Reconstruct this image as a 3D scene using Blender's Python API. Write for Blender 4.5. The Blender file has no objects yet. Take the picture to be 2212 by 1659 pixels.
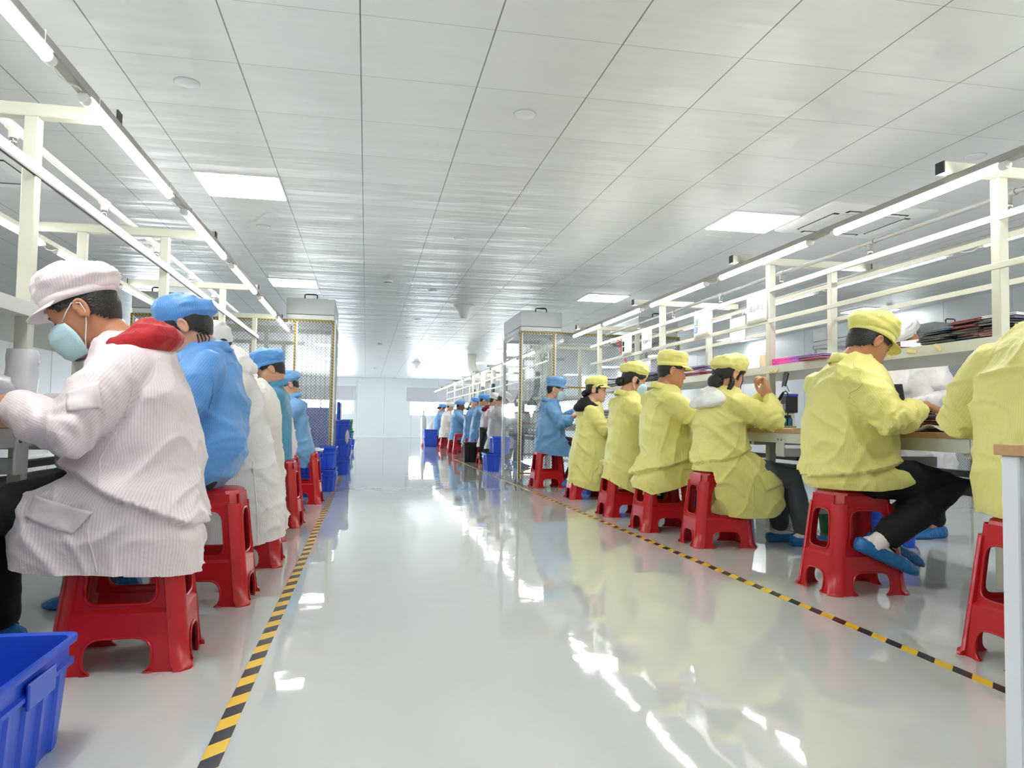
import bpy, math, random
import numpy as np
from mathutils import Matrix, Vector
from mathutils.bvhtree import BVHTree
from mathutils.geometry import tessellate_polygon

S = bpy.context.scene
COL = S.collection

# ------------------------------------------------------------------ camera
F_PX, PITCH, YAW, ROLL, CAM_Z = 1641.0, 0.0492, 0.1887, 0.0163, 0.77
cam_d = bpy.data.cameras.new('camera')
cam = bpy.data.objects.new('camera', cam_d); COL.objects.link(cam)
cam_d.sensor_fit = 'HORIZONTAL'; cam_d.sensor_width = 36.0
cam_d.lens = 36.0 * F_PX / 2212.0
cam_d.clip_start = 0.05; cam_d.clip_end = 200
_cy, _sy, _cp, _sp, _cr, _sr = math.cos(YAW), math.sin(YAW), math.cos(PITCH), math.sin(PITCH), math.cos(ROLL), math.sin(ROLL)
_R = Vector((_cy, -_sy, 0)); _F = Vector((_sy, _cy, 0)); _U = Vector((0, 0, 1))
_F2 = _F * _cp + _U * _sp; _U2 = _U * _cp - _F * _sp
_R3 = _R * _cr + _U2 * _sr; _U3 = _U2 * _cr - _R * _sr
_m = Matrix((_R3, _U3, -_F2)).transposed().to_4x4(); _m.translation = (0, 0, CAM_Z)
cam.matrix_world = _m
S.camera = cam

# ------------------------------------------------------------------ world, exposure, render behaviour
W = bpy.data.worlds.new('daylight'); S.world = W; W.use_nodes = True
_bg = W.node_tree.nodes['Background']
_bg.inputs[0].default_value = (0.86, 0.93, 1.0, 1); _bg.inputs[1].default_value = 16.0
S.view_settings.view_transform = 'Standard'
S.view_settings.look = 'None'
S.view_settings.gamma = 1.0
S.view_settings.use_curve_mapping = False
S.view_settings.exposure = 1.5
PANEL_EMIT, TUBE_EMIT = 8.0, 16.0
cy = S.cycles
cy.use_denoising = True
cy.max_bounces = 8; cy.diffuse_bounces = 5; cy.glossy_bounces = 3; cy.transmission_bounces = 3; cy.transparent_max_bounces = 16
cy.caustics_reflective = False; cy.caustics_refractive = False
cy.sample_clamp_indirect = 6.0
cy.use_adaptive_sampling = True; cy.adaptive_threshold = 0.12; cy.adaptive_min_samples = 20

# ------------------------------------------------------------------ materials
MATS = {}
def srgb(h):
    r = [int(h[i:i+2], 16) / 255 for i in (0, 2, 4)]
    return tuple(c / 12.92 if c <= 0.04045 else ((c + 0.055) / 1.055) ** 2.4 for c in r)

def mat(name, col, rough=0.5, metal=0.0, spec=0.5, noise=0.0, nscale=20.0, bump=0.0, bscale=60.0, coat=0.0, sheen=0.0, emit=0.0, ecol=None, translucent=0.0):
    """one Principled material; noise varies the colour a little, bump roughens the surface"""
    if name in MATS: return MATS[name]
    m = bpy.data.materials.new(name); m.use_nodes = True
    nt = m.node_tree; b = nt.nodes['Principled BSDF']
    c = srgb(col) if isinstance(col, str) else col
    b.inputs['Base Color'].default_value = (*c, 1)
    b.inputs['Roughness'].default_value = rough; b.inputs['Metallic'].default_value = metal
    b.inputs['Specular IOR Level'].default_value = spec
    b.inputs['Coat Weight'].default_value = coat; b.inputs['Coat Roughness'].default_value = 0.08
    if sheen: b.inputs['Sheen Weight'].default_value = sheen; b.inputs['Sheen Roughness'].default_value = 0.4
    tc = nt.nodes.new('ShaderNodeTexCoord')
    if noise:
        n = nt.nodes.new('ShaderNodeTexNoise'); n.inputs['Scale'].default_value = nscale; n.inputs['Detail'].default_value = 3
        nt.links.new(tc.outputs['Object'], n.inputs['Vector'])
        r = nt.nodes.new('ShaderNodeMapRange'); r.inputs[3].default_value = 1 - noise; r.inputs[4].default_value = 1 + noise
        nt.links.new(n.outputs['Fac'], r.inputs[0])
        x = nt.nodes.new('ShaderNodeVectorMath'); x.operation = 'SCALE'; x.inputs[0].default_value = c
        nt.links.new(r.outputs[0], x.inputs['Scale']); nt.links.new(x.outputs[0], b.inputs['Base Color'])
    if bump:
        n = nt.nodes.new('ShaderNodeTexNoise'); n.inputs['Scale'].default_value = bscale; n.inputs['Detail'].default_value = 2
        nt.links.new(tc.outputs['Object'], n.inputs['Vector'])
        bp = nt.nodes.new('ShaderNodeBump'); bp.inputs['Strength'].default_value = bump; bp.inputs['Distance'].default_value = 0.01
        nt.links.new(n.outputs['Fac'], bp.inputs['Height']); nt.links.new(bp.outputs[0], b.inputs['Normal'])
    if emit:
        b.inputs['Emission Color'].default_value = (*(ecol or c), 1); b.inputs['Emission Strength'].default_value = emit
    if translucent:
        t = nt.nodes.new('ShaderNodeBsdfTranslucent'); t.inputs[0].default_value = (*c, 1)
        mx = nt.nodes.new('ShaderNodeMixShader'); mx.inputs[0].default_value = translucent
        nt.links.new(b.outputs[0], mx.inputs[1]); nt.links.new(t.outputs[0], mx.inputs[2])
        nt.links.new(mx.outputs[0], nt.nodes['Material Output'].inputs[0])
    MATS[name] = m
    return m

def M_(nt, op, a, b=None, c=None):
    n = nt.nodes.new('ShaderNodeMath'); n.operation = op
    for i, v in enumerate((a, b, c)):
        if v is None: continue
        if isinstance(v, (int, float)): n.inputs[i].default_value = v
        else: nt.links.new(v, n.inputs[i])
    return n.outputs[0]

def cloth(name, col, stripe, rough=0.42, pitch=0.0075, amount=0.5, trans=0.22):
    """thin woven coat cloth with the fine conductive thread lines (attribute sc runs across the threads)"""
    if name in MATS: return MATS[name]
    m = bpy.data.materials.new(name); m.use_nodes = True
    nt = m.node_tree; b = nt.nodes['Principled BSDF']
    a = nt.nodes.new('ShaderNodeAttribute'); a.attribute_name = 'sc'
    f = M_(nt, 'FRACT', M_(nt, 'DIVIDE', a.outputs['Fac'], pitch))
    d = M_(nt, 'ABSOLUTE', M_(nt, 'SUBTRACT', f, 0.5))
    line = M_(nt, 'SMOOTH_MIN', M_(nt, 'MULTIPLY', M_(nt, 'SUBTRACT', 0.26, d), 5.0), 1.0, 0.2)
    line = M_(nt, 'MULTIPLY', M_(nt, 'MAXIMUM', line, 0.0), amount)
    mx = nt.nodes.new('ShaderNodeMix'); mx.data_type = 'RGBA'
    mx.inputs[6].default_value = (*srgb(col), 1); mx.inputs[7].default_value = (*srgb(stripe), 1)
    nt.links.new(line, mx.inputs[0]); nt.links.new(mx.outputs[2], b.inputs['Base Color'])
    b.inputs['Roughness'].default_value = rough; b.inputs['Specular IOR Level'].default_value = 0.45
    b.inputs['Sheen Weight'].default_value = 0.15
    tc = nt.nodes.new('ShaderNodeTexCoord')
    n = nt.nodes.new('ShaderNodeTexNoise'); n.inputs['Scale'].default_value = 14; n.inputs['Detail'].default_value = 3; n.inputs['Distortion'].default_value = 0.8
    nt.links.new(tc.outputs['Object'], n.inputs['Vector'])
    bp = nt.nodes.new('ShaderNodeBump'); bp.inputs['Strength'].default_value = 0.35; bp.inputs['Distance'].default_value = 0.02
    nt.links.new(n.outputs['Fac'], bp.inputs['Height']); nt.links.new(bp.outputs[0], b.inputs['Normal'])
    t = nt.nodes.new('ShaderNodeBsdfTranslucent'); nt.links.new(mx.outputs[2], t.inputs[0])
    ms = nt.nodes.new('ShaderNodeMixShader'); ms.inputs[0].default_value = trans
    nt.links.new(b.outputs[0], ms.inputs[1]); nt.links.new(t.outputs[0], ms.inputs[2])
    nt.links.new(ms.outputs[0], nt.nodes['Material Output'].inputs[0])
    MATS[name] = m
    return m

def clear_sheet(name, tint, alpha, rough=0.08, ribs=0.0, grid=0.0, gcol=(0.02, 0.02, 0.025), axis='X', wave=0.0, galpha=0.9):
    """clear plastic: mostly see-through with a glossy skin; ribs = strip curtain, grid = printed black mesh"""
    if name in MATS: return MATS[name]
    m = bpy.data.materials.new(name); m.use_nodes = True
    nt = m.node_tree; b = nt.nodes['Principled BSDF']
    b.inputs['Base Color'].default_value = (*tint, 1); b.inputs['Roughness'].default_value = rough
    b.inputs['Specular IOR Level'].default_value = 0.6
    tc = nt.nodes.new('ShaderNodeTexCoord'); sx = nt.nodes.new('ShaderNodeSeparateXYZ')
    nt.links.new(tc.outputs['Object'], sx.inputs[0])
    h = sx.outputs[0] if axis == 'X' else sx.outputs[1]
    a = None
    if ribs:
        r = M_(nt, 'SINE', M_(nt, 'MULTIPLY', h, 2 * math.pi / ribs))
        a = M_(nt, 'ADD', alpha, M_(nt, 'MULTIPLY', M_(nt, 'POWER', M_(nt, 'ABSOLUTE', r), 5.0), 0.3))
        bp = nt.nodes.new('ShaderNodeBump'); bp.inputs['Strength'].default_value = 1.0; bp.inputs['Distance'].default_value = 0.012
        nt.links.new(r, bp.inputs['Height']); nt.links.new(bp.outputs[0], b.inputs['Normal'])
    if wave:
        n = nt.nodes.new('ShaderNodeTexNoise'); n.inputs['Scale'].default_value = 3.0; n.inputs['Detail'].default_value = 2
        nt.links.new(tc.outputs['Object'], n.inputs['Vector'])
        bp = nt.nodes.new('ShaderNodeBump'); bp.inputs['Strength'].default_value = wave; bp.inputs['Distance'].default_value = 0.05
        nt.links.new(n.outputs['Fac'], bp.inputs['Height']); nt.links.new(bp.outputs[0], b.inputs['Normal'])
    if grid:
        z = sx.outputs[2]
        p = M_(nt, 'ABSOLUTE', M_(nt, 'SUBTRACT', M_(nt, 'FRACT', M_(nt, 'DIVIDE', M_(nt, 'ADD', h, z), grid)), 0.5))
        q = M_(nt, 'ABSOLUTE', M_(nt, 'SUBTRACT', M_(nt, 'FRACT', M_(nt, 'DIVIDE', M_(nt, 'SUBTRACT', h, z), grid)), 0.5))
        ln = M_(nt, 'LESS_THAN', M_(nt, 'MINIMUM', p, q), 0.075)
        mx = nt.nodes.new('ShaderNodeMix'); mx.data_type = 'RGBA'
        mx.inputs[6].default_value = (*tint, 1); mx.inputs[7].default_value = (*gcol, 1)
        nt.links.new(ln, mx.inputs[0]); nt.links.new(mx.outputs[2], b.inputs['Base Color'])
        a = M_(nt, 'ADD', alpha, M_(nt, 'MULTIPLY', ln, galpha - alpha))
    if a is None: b.inputs['Alpha'].default_value = alpha
    else: nt.links.new(a, b.inputs['Alpha'])
    MATS[name] = m
    return m

# ------------------------------------------------------------------ mesh builder
class MB:
    """collects shapes and links them as ONE mesh object"""
    def __init__(s): s.v = []; s.f = []; s.n = 0
    def add(s, v, f):
        v = np.asarray(v, float).reshape(-1, 3)
        s.f += [tuple(i + s.n for i in q) for q in f]; s.v.append(v); s.n += len(v)
        return s
    def box(s, x0, x1, y0, y1, z0, z1, bev=0.0):
        if bev <= 0:
            v = [(x, y, z) for z in (z0, z1) for y in (y0, y1) for x in (x0, x1)]
            return s.add(v, [(0, 2, 3, 1), (4, 5, 7, 6), (0, 1, 5, 4), (2, 6, 7, 3), (0, 4, 6, 2), (1, 3, 7, 5)])
        b = min(bev, (x1 - x0) * .49, (y1 - y0) * .49, (z1 - z0) * .49)
        def ring(i, z): return [(x0 + i, y0 + b, z), (x0 + b, y0 + i, z), (x1 - b, y0 + i, z), (x1 - i, y0 + b, z), (x1 - i, y1 - b, z), (x1 - b, y1 - i, z), (x0 + b, y1 - i, z), (x0 + i, y1 - b, z)]
        return s.loft([ring(b * .6, z0), ring(0, z0 + b), ring(0, z1 - b), ring(b * .6, z1)])
    def bar(s, p, q, w, h=None, up=(0, 0, 1)):
        """square bar from p to q, w wide and h high"""
        h = w if h is None else h
        p = np.array(p, float); q = np.array(q, float); d = q - p; d /= np.linalg.norm(d)
        u = np.array(up, float)
        if abs(d @ u) > .95: u = np.array((0, 1., 0))
        r = np.cross(d, u); r /= np.linalg.norm(r); u = np.cross(r, d)
        v = [e + r * a * w / 2 + u * b * h / 2 for e in (p, q) for a, b in ((-1, -1), (1, -1), (1, 1), (-1, 1))]
        return s.add(v, [(0, 1, 2, 3), (7, 6, 5, 4), (0, 4, 5, 1), (1, 5, 6, 2), (2, 6, 7, 3), (3, 7, 4, 0)])
    def loft(s, rings, closed=True, caps=True):
        n = len(rings[0]); m = len(rings)
        v = np.array(rings, float).reshape(-1, 3); f = []
        k = n if closed else n - 1
        for i in range(m - 1):
            for j in range(k):
                a = i * n + j; b = i * n + (j + 1) % n
                f.append((a, b, b + n, a + n))
        if caps and closed:
            f.append(tuple(range(n - 1, -1, -1))); f.append(tuple(range((m - 1) * n, m * n)))
        return s.add(v, f)
    def tube(s, pts, r, n=8, caps=True):
        pts = np.array(pts, float); m = len(pts)
        r = np.full(m, r) if np.isscalar(r) else np.array(r, float)
        t = np.gradient(pts, axis=0); t /= np.linalg.norm(t, axis=1)[:, None] + 1e-12
        u = np.array((0, 0, 1.)) if abs(t[0][2]) < .9 else np.array((1., 0, 0))
        rings = []; a = np.arange(n) * 2 * math.pi / n
        for i in range(m):
            u = u - t[i] * (u @ t[i]); u /= np.linalg.norm(u); w = np.cross(t[i], u)
            rings.append(pts[i] + r[i] * (np.cos(a)[:, None] * u + np.sin(a)[:, None] * w))
        return s.loft(rings, True, caps)
    def cyl(s, p, q, r0, r1=None, n=16): return s.tube([p, q], [r0, r0 if r1 is None else r1], n)
    def lathe(s, prof, c, n=20):
        """prof: (radius, z) pairs about the vertical axis through c"""
        a = np.arange(n) * 2 * math.pi / n
        rings = [np.stack([c[0] + r * np.cos(a), c[1] + r * np.sin(a), np.full(n, c[2] + z)], 1) for r, z in prof]
        return s.loft(rings)
    def sphere(s, c, r, n=14):
        r = np.array(r if np.ndim(r) else (r, r, r), float); a = np.arange(n) * 2 * math.pi / n
        rings = []
        for t in np.linspace(0.02, math.pi - .02, n // 2 + 2):
            rings.append(np.stack([c[0] + r[0] * math.sin(t) * np.cos(a), c[1] + r[1] * math.sin(t) * np.sin(a), np.full(n, c[2] - r[2] * math.cos(t))], 1))
        return s.loft(rings)
    def chain(s, pts, rad, n=10):
        """capsule chain with round ends"""
        pts = [np.array(p, float) for p in pts]; P = []; R = []
        d0 = (pts[0] - pts[1]); d0 /= np.linalg.norm(d0); d1 = pts[-1] - pts[-2]; d1 /= np.linalg.norm(d1)
        for t in (1, .8, .45): P.append(pts[0] + d0 * rad[0] * t); R.append(rad[0] * math.sqrt(max(1 - t * t, .01)))
        for i, p in enumerate(pts): P.append(p); R.append(rad[i])
        for t in (.45, .8, 1): P.append(pts[-1] + d1 * rad[-1] * t); R.append(rad[-1] * math.sqrt(max(1 - t * t, .01)))
        return s.tube(P, R, n)
    def sheet(s, grid, th=0.002):
        """grid (rows x cols x 3) as a thin two-sided sheet with a rim"""
        g = np.array(grid, float); a, b = g.shape[:2]
        du = np.gradient(g, axis=0); dv = np.gradient(g, axis=1); nn = np.cross(du, dv); nn /= np.linalg.norm(nn, axis=2)[..., None] + 1e-12
        top = g + nn * th / 2; bot = g - nn * th / 2; f = []; o = a * b
        I = lambda i, j: i * b + j
        for i in range(a - 1):
            for j in range(b - 1):
                f.append((I(i, j), I(i + 1, j), I(i + 1, j + 1), I(i, j + 1))); f.append((o + I(i, j + 1), o + I(i + 1, j + 1), o + I(i + 1, j), o + I(i, j)))
        for i in range(a - 1):
            f.append((I(i, 0), o + I(i, 0), o + I(i + 1, 0), I(i + 1, 0))); f.append((I(i + 1, b - 1), o + I(i + 1, b - 1), o + I(i, b - 1), I(i, b - 1)))
        for j in range(b - 1):
            f.append((I(0, j + 1), o + I(0, j + 1), o + I(0, j), I(0, j))); f.append((I(a - 1, j), o + I(a - 1, j), o + I(a - 1, j + 1), I(a - 1, j + 1)))
        return s.add(np.concatenate([top.reshape(-1, 3), bot.reshape(-1, 3)]), f)
    def plate(s, outline, holes, th, frame):
        """flat plate with holes; 2D points go through frame(u, v, depth)"""
        polys = [[Vector((x, y, 0)) for x, y in p] for p in [outline] + holes]
        flat = [p for pl in polys for p in pl]; tri = tessellate_polygon(polys); n = len(flat)
        v = [frame(p.x, p.y, 0) for p in flat] + [frame(p.x, p.y, th) for p in flat]
        f = []
        for t in tri:
            a, b, c = (flat[i] for i in t)
            if (b - a).cross(c - a).z < 0: t = (t[0], t[2], t[1])
            f.append(tuple(t)); f.append((t[2] + n, t[1] + n, t[0] + n))
        k = 0
        for pi, pl in enumerate(polys):
            m = len(pl); area = sum(pl[i].x * pl[(i + 1) % m].y - pl[(i + 1) % m].x * pl[i].y for i in range(m))
            for i in range(m):
                a, b = k + i, k + (i + 1) % m
                if (area > 0) != (pi > 0): a, b = b, a
                f.append((a, b, b + n, a + n))
            k += m
        return s.add(v, f)
    def arrays(s): return (np.concatenate(s.v) if s.v else np.zeros((0, 3))), s.f
    def build(s, name, m, parent=None, smooth=False, mirror=False):
        v, f = s.arrays()
        return link(name, v, f, m, parent, smooth, mirror)

def link(name, v, f, m, parent=None, smooth=False, mirror=False, attr=None):
    if mirror: v = v * np.array((-1, 1, 1.)); f = [tuple(reversed(q)) for q in f]
    me = bpy.data.meshes.new(name); me.from_pydata(np.asarray(v).tolist(), [], [tuple(int(i) for i in q) for q in f]); me.materials.append(m)
    if smooth is True: me.polygons.foreach_set('use_smooth', [True] * len(me.polygons))
    elif smooth: me.polygons.foreach_set('use_smooth', [True] * len(me.polygons)); me.set_sharp_from_angle(angle=math.radians(smooth))
    if attr is not None:
        a = me.attributes.new('sc', 'FLOAT', 'POINT'); a.data.foreach_set('value', np.asarray(attr, np.float32))
    me.update()
    o = bpy.data.objects.new(name, me); COL.objects.link(o)
    if parent is not None: o.parent = parent
    return o

def tag(o, label=None, cat=None, group=None, kind=None):
    for k, x in (('label', label), ('category', cat), ('group', group), ('kind', kind)):
        if x: o[k] = x
    return o
def thing(name, label, cat, loc=(0, 0, 0), rz=0.0, group=None):
    o = bpy.data.objects.new(name, None); COL.objects.link(o); o.empty_display_size = 0.1
    o.location = loc; o.rotation_euler = (0, 0, rz)
    return tag(o, label, cat, group)
def dup(root, loc, rz=0.0, label=None, group=None):
    def cp(o, parent):
        c = o.copy(); COL.objects.link(c)
        if parent is not None: c.parent = parent
        for ch in KIDS.get(o.name, ()): cp(ch, c)
        return c
    KIDS = {}
    for o in COL.objects:
        if o.parent is not None: KIDS.setdefault(o.parent.name, []).append(o)
    r = cp(root, None); r.location = loc; r.rotation_euler = (0, 0, rz)
    if label: r['label'] = label
    if group: r['group'] = group
    return r

# smooth value noise, vectorised
def vnoise(p, seed=0):
    p = np.asarray(p, float); i = np.floor(p).astype(np.int64); f = p - i; f = f * f * (3 - 2 * f)
    def hsh(a, b, c):
        h = (a * 374761393 + b * 668265263 + c * 2147483647 + seed * 974711) & 0xffffffff
        h = ((h ^ (h >> 13)) * 1274126177) & 0xffffffff
        return ((h ^ (h >> 16)) & 0xffff) / 32767.5 - 1
    r = 0
    for a in (0, 1):
        for b in (0, 1):
            for c in (0, 1):
                w = (f[:, 0] if a else 1 - f[:, 0]) * (f[:, 1] if b else 1 - f[:, 1]) * (f[:, 2] if c else 1 - f[:, 2])
                r = r + w * hsh(i[:, 0] + a, i[:, 1] + b, i[:, 2] + c)
    return r

def fuse(mb, voxel, smooth=4, factor=0.5):
    """grow one continuous skin round overlapping shapes"""
    v, f = mb.arrays()
    o = link('tmp', v, f, MATS['skin']); md = o.modifiers.new('r', 'REMESH'); md.mode = 'VOXEL'; md.voxel_size = voxel
    if smooth:
        sm = o.modifiers.new('s', 'SMOOTH'); sm.iterations = smooth; sm.factor = factor
    dg = bpy.context.evaluated_depsgraph_get(); ev = o.evaluated_get(dg); me = ev.to_mesh()
    n = len(me.vertices); vv = np.zeros(n * 3); me.vertices.foreach_get('co', vv); vv = vv.reshape(-1, 3)
    nf = len(me.polygons); ls = np.zeros(nf, int); me.polygons.foreach_get('loop_total', ls)
    li = np.zeros(len(me.loops), int); me.loops.foreach_get('vertex_index', li)
    nn = np.zeros(n * 3); me.vertices.foreach_get('normal', nn); nn = nn.reshape(-1, 3)
    ff = []; k = 0
    for c in ls: ff.append(li[k:k + c]); k += c
    ev.to_mesh_clear(); old = o.data; bpy.data.objects.remove(o); bpy.data.meshes.remove(old)
    return vv, ff, nn

def interp(x, xs, ys): return np.interp(x, xs, ys)

mat('skin', 'c58f70', 0.5, noise=0.05, nscale=40)

# ================================================================== the room
X0, X1, Y0, Y1, H = -5.6, 7.9, -4.0, 33.0, 2.533
TX, TY = -1.27, 3.905            # origin of the 0.6 m ceiling grid

def floor_mat():
    m = bpy.data.materials.new('epoxy_floor'); m.use_nodes = True; nt = m.node_tree; b = nt.nodes['Principled BSDF']
    tc = nt.nodes.new('ShaderNodeTexCoord')
    n = nt.nodes.new('ShaderNodeTexNoise'); n.inputs['Scale'].default_value = 0.7; n.inputs['Detail'].default_value = 4
    nt.links.new(tc.outputs['Object'], n.inputs['Vector'])
    r = nt.nodes.new('ShaderNodeMix'); r.data_type = 'RGBA'; r.inputs[6].default_value = (*srgb('bdc2c1'), 1); r.inputs[7].default_value = (*srgb('c8cbc9'), 1)
    nt.links.new(n.outputs['Fac'], r.inputs[0]); nt.links.new(r.outputs[2], b.inputs['Base Color'])
    b.inputs['Roughness'].default_value = 0.035; b.inputs['Specular IOR Level'].default_value = 0.85
    w = nt.nodes.new('ShaderNodeTexNoise'); w.inputs['Scale'].default_value = 3.2; w.inputs['Detail'].default_value = 2.5; w.inputs['Roughness'].default_value = 0.55
    nt.links.new(tc.outputs['Object'], w.inputs['Vector'])
    bp = nt.nodes.new('ShaderNodeBump'); bp.inputs['Strength'].default_value = 0.045; bp.inputs['Distance'].default_value = 0.03
    nt.links.new(w.outputs['Fac'], bp.inputs['Height']); nt.links.new(bp.outputs[0], b.inputs['Normal'])
    return m

def ceiling_mat():
    """painted metal lay-in tiles, slightly dished, dark joints along the room and fine joints across"""
    m = bpy.data.materials.new('metal_ceiling_tiles'); m.use_nodes = True; nt = m.node_tree; b = nt.nodes['Principled BSDF']
    tc = nt.nodes.new('ShaderNodeTexCoord'); sx = nt.nodes.new('ShaderNodeSeparateXYZ'); nt.links.new(tc.outputs['Object'], sx.inputs[0])
    fx = M_(nt, 'FRACT', M_(nt, 'DIVIDE', M_(nt, 'SUBTRACT', sx.outputs[0], TX - 60), 0.6))
    fy = M_(nt, 'FRACT', M_(nt, 'DIVIDE', M_(nt, 'SUBTRACT', sx.outputs[1], TY - 60), 0.6))
    ex = M_(nt, 'SUBTRACT', 0.5, M_(nt, 'ABSOLUTE', M_(nt, 'SUBTRACT', fx, 0.5)))
    ey = M_(nt, 'SUBTRACT', 0.5, M_(nt, 'ABSOLUTE', M_(nt, 'SUBTRACT', fy, 0.5)))
    jx = M_(nt, 'LESS_THAN', ex, 0.006); jy = M_(nt, 'MULTIPLY', M_(nt, 'LESS_THAN', ey, 0.0035), 0.55)
    j = M_(nt, 'MAXIMUM', jx, jy)
    mx = nt.nodes.new('ShaderNodeMix'); mx.data_type = 'RGBA'; mx.inputs[6].default_value = (*srgb('d8dcdd'), 1); mx.inputs[7].default_value = (*srgb('7d8284'), 1)
    nt.links.new(j, mx.inputs[0]); nt.links.new(mx.outputs[2], b.inputs['Base Color'])
    b.inputs['Roughness'].default_value = 0.33; b.inputs['Specular IOR Level'].default_value = 0.5
    n = nt.nodes.new('ShaderNodeTexNoise'); n.inputs['Scale'].default_value = 2.0; n.inputs['Detail'].default_value = 2
    mp = nt.nodes.new('ShaderNodeMapping'); mp.inputs['Scale'].default_value = (0.6, 2.6, 1); nt.links.new(tc.outputs['Object'], mp.inputs[0]); nt.links.new(mp.outputs[0], n.inputs['Vector'])
    dish = M_(nt, 'MULTIPLY', M_(nt, 'MULTIPLY', fy, M_(nt, 'SUBTRACT', 1.0, fy)), M_(nt, 'MULTIPLY', n.outputs['Fac'], 5.0))
    h = M_(nt, 'SUBTRACT', M_(nt, 'ADD', dish, n.outputs['Fac']), M_(nt, 'MULTIPLY', j, 0.3))
    bp = nt.nodes.new('ShaderNodeBump'); bp.inputs['Strength'].default_value = 0.3; bp.inputs['Distance'].default_value = 0.03
    nt.links.new(h, bp.inputs['Height']); nt.links.new(bp.outputs[0], b.inputs['Normal'])
    return m

WALL = mat('wall_panel_white', 'eceff0', 0.35, noise=0.02, nscale=1.5)
GREYWALL = mat('wall_panel_grey', 'c6cccf', 0.4, noise=0.02, nscale=1.5)
def struct(name, mb, m, parent=None, smooth=False):
    o = mb.build(name, m, parent, smooth)
    if parent is None: o['kind'] = 'structure'
    return o

struct('floor', MB().box(X0 - .1, X1 + .1, Y0 - .1, Y1 + .1, -0.1, 0), floor_mat())
# ceiling with the light panels' openings left whole: the panels sit flush under it
struct('ceiling', MB().box(X0 - .1, X1 + .1, Y0 - .1, Y1 + .1, H, H + .1), ceiling_mat())
SEAM = mat('panel_joint', 'b9bfc2', 0.5)
ADDED_WIN = [(20.0, 23.0), (25.0, 28.0)]  # openings for unseen windows, added so daylight brightens the far end
def side_wall(name, xa, xb, m):
    mb = MB(); mb.box(xa, xb, Y0, Y1, 0, .92); mb.box(xa, xb, Y0, Y1, 1.95, H)
    ys = [Y0] + [y for w in ADDED_WIN for y in w] + [Y1]
    for a, b in zip(ys[::2], ys[1::2]): mb.box(xa, xb, a, b, .92, 1.95)
    struct(name, mb, m)
side_wall('wall_left', X0 - .1, X0, WALL)
struct('wall_right', MB().box(X1, X1 + .1, Y0, Y1, 0, H), GREYWALL)
struct('wall_back', MB().box(X0, X1, Y0 - .1, Y0, 0, H), WALL)
# far wall with window openings
WIN = [(-3.2, -0.6), (1.82, 4.4), (5.2, 7.4)]; WZ0, WZ1 = 0.92, 1.95
fw = MB()
fw.box(X0, X1, Y1, Y1 + .15, 0, WZ0); fw.box(X0, X1, Y1, Y1 + .15, WZ1, H)
xs = [X0] + [x for w in WIN for x in w] + [X1]
for a, b in zip(xs[::2], xs[1::2]): fw.box(a, b, Y1, Y1 + .15, WZ0, WZ1)
struct('wall_far', fw, WALL)
sm = MB()
for x in np.arange(X0 + .6, X1, 1.15): sm.box(x - .004, x + .004, Y1 - .003, Y1 + .001, 0.08, H - .08)
struct('trim_1', sm, SEAM)
sm = MB()
for y in np.arange(Y0 + .6, Y1, 1.15): sm.box(X0 - .001, X0 + .003, y - .004, y + .004, 0.08, H)
struct('trim_2', sm, SEAM)
sm = MB()
for y in np.arange(Y0 + .6, Y1, 1.15): sm.box(X1 - .003, X1 + .001, y - .004, y + .004, 0.08, H)
struct('trim_3', sm, SEAM)
COVE = mat('cove_white', 'f2f3f2', 0.3)
def cove(name, a, b, nrm):
    mb = MB(); t = np.linspace(0, math.pi / 2, 7)
    for z, sgn in ((0.0, 1),):
        prof = [(0.06 * (1 - math.sin(x)), 0.06 * (1 - math.cos(x))) for x in t] + [(0, 0)]
        rings = [[np.array(e) + np.array(nrm) * p + np.array((0, 0, q)) for p, q in prof] for e in (a, b)]
        mb.loft(rings)
    struct(name, mb, COVE, smooth=30)
cove('baseboard_far', (X0, Y1, 0), (X1, Y1, 0), (0, -1, 0)); cove('baseboard_left', (X0, Y0, 0), (X0, Y1, 0), (1, 0, 0)); cove('baseboard_right', (X1, Y0, 0), (X1, Y1, 0), (-1, 0, 0))
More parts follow.
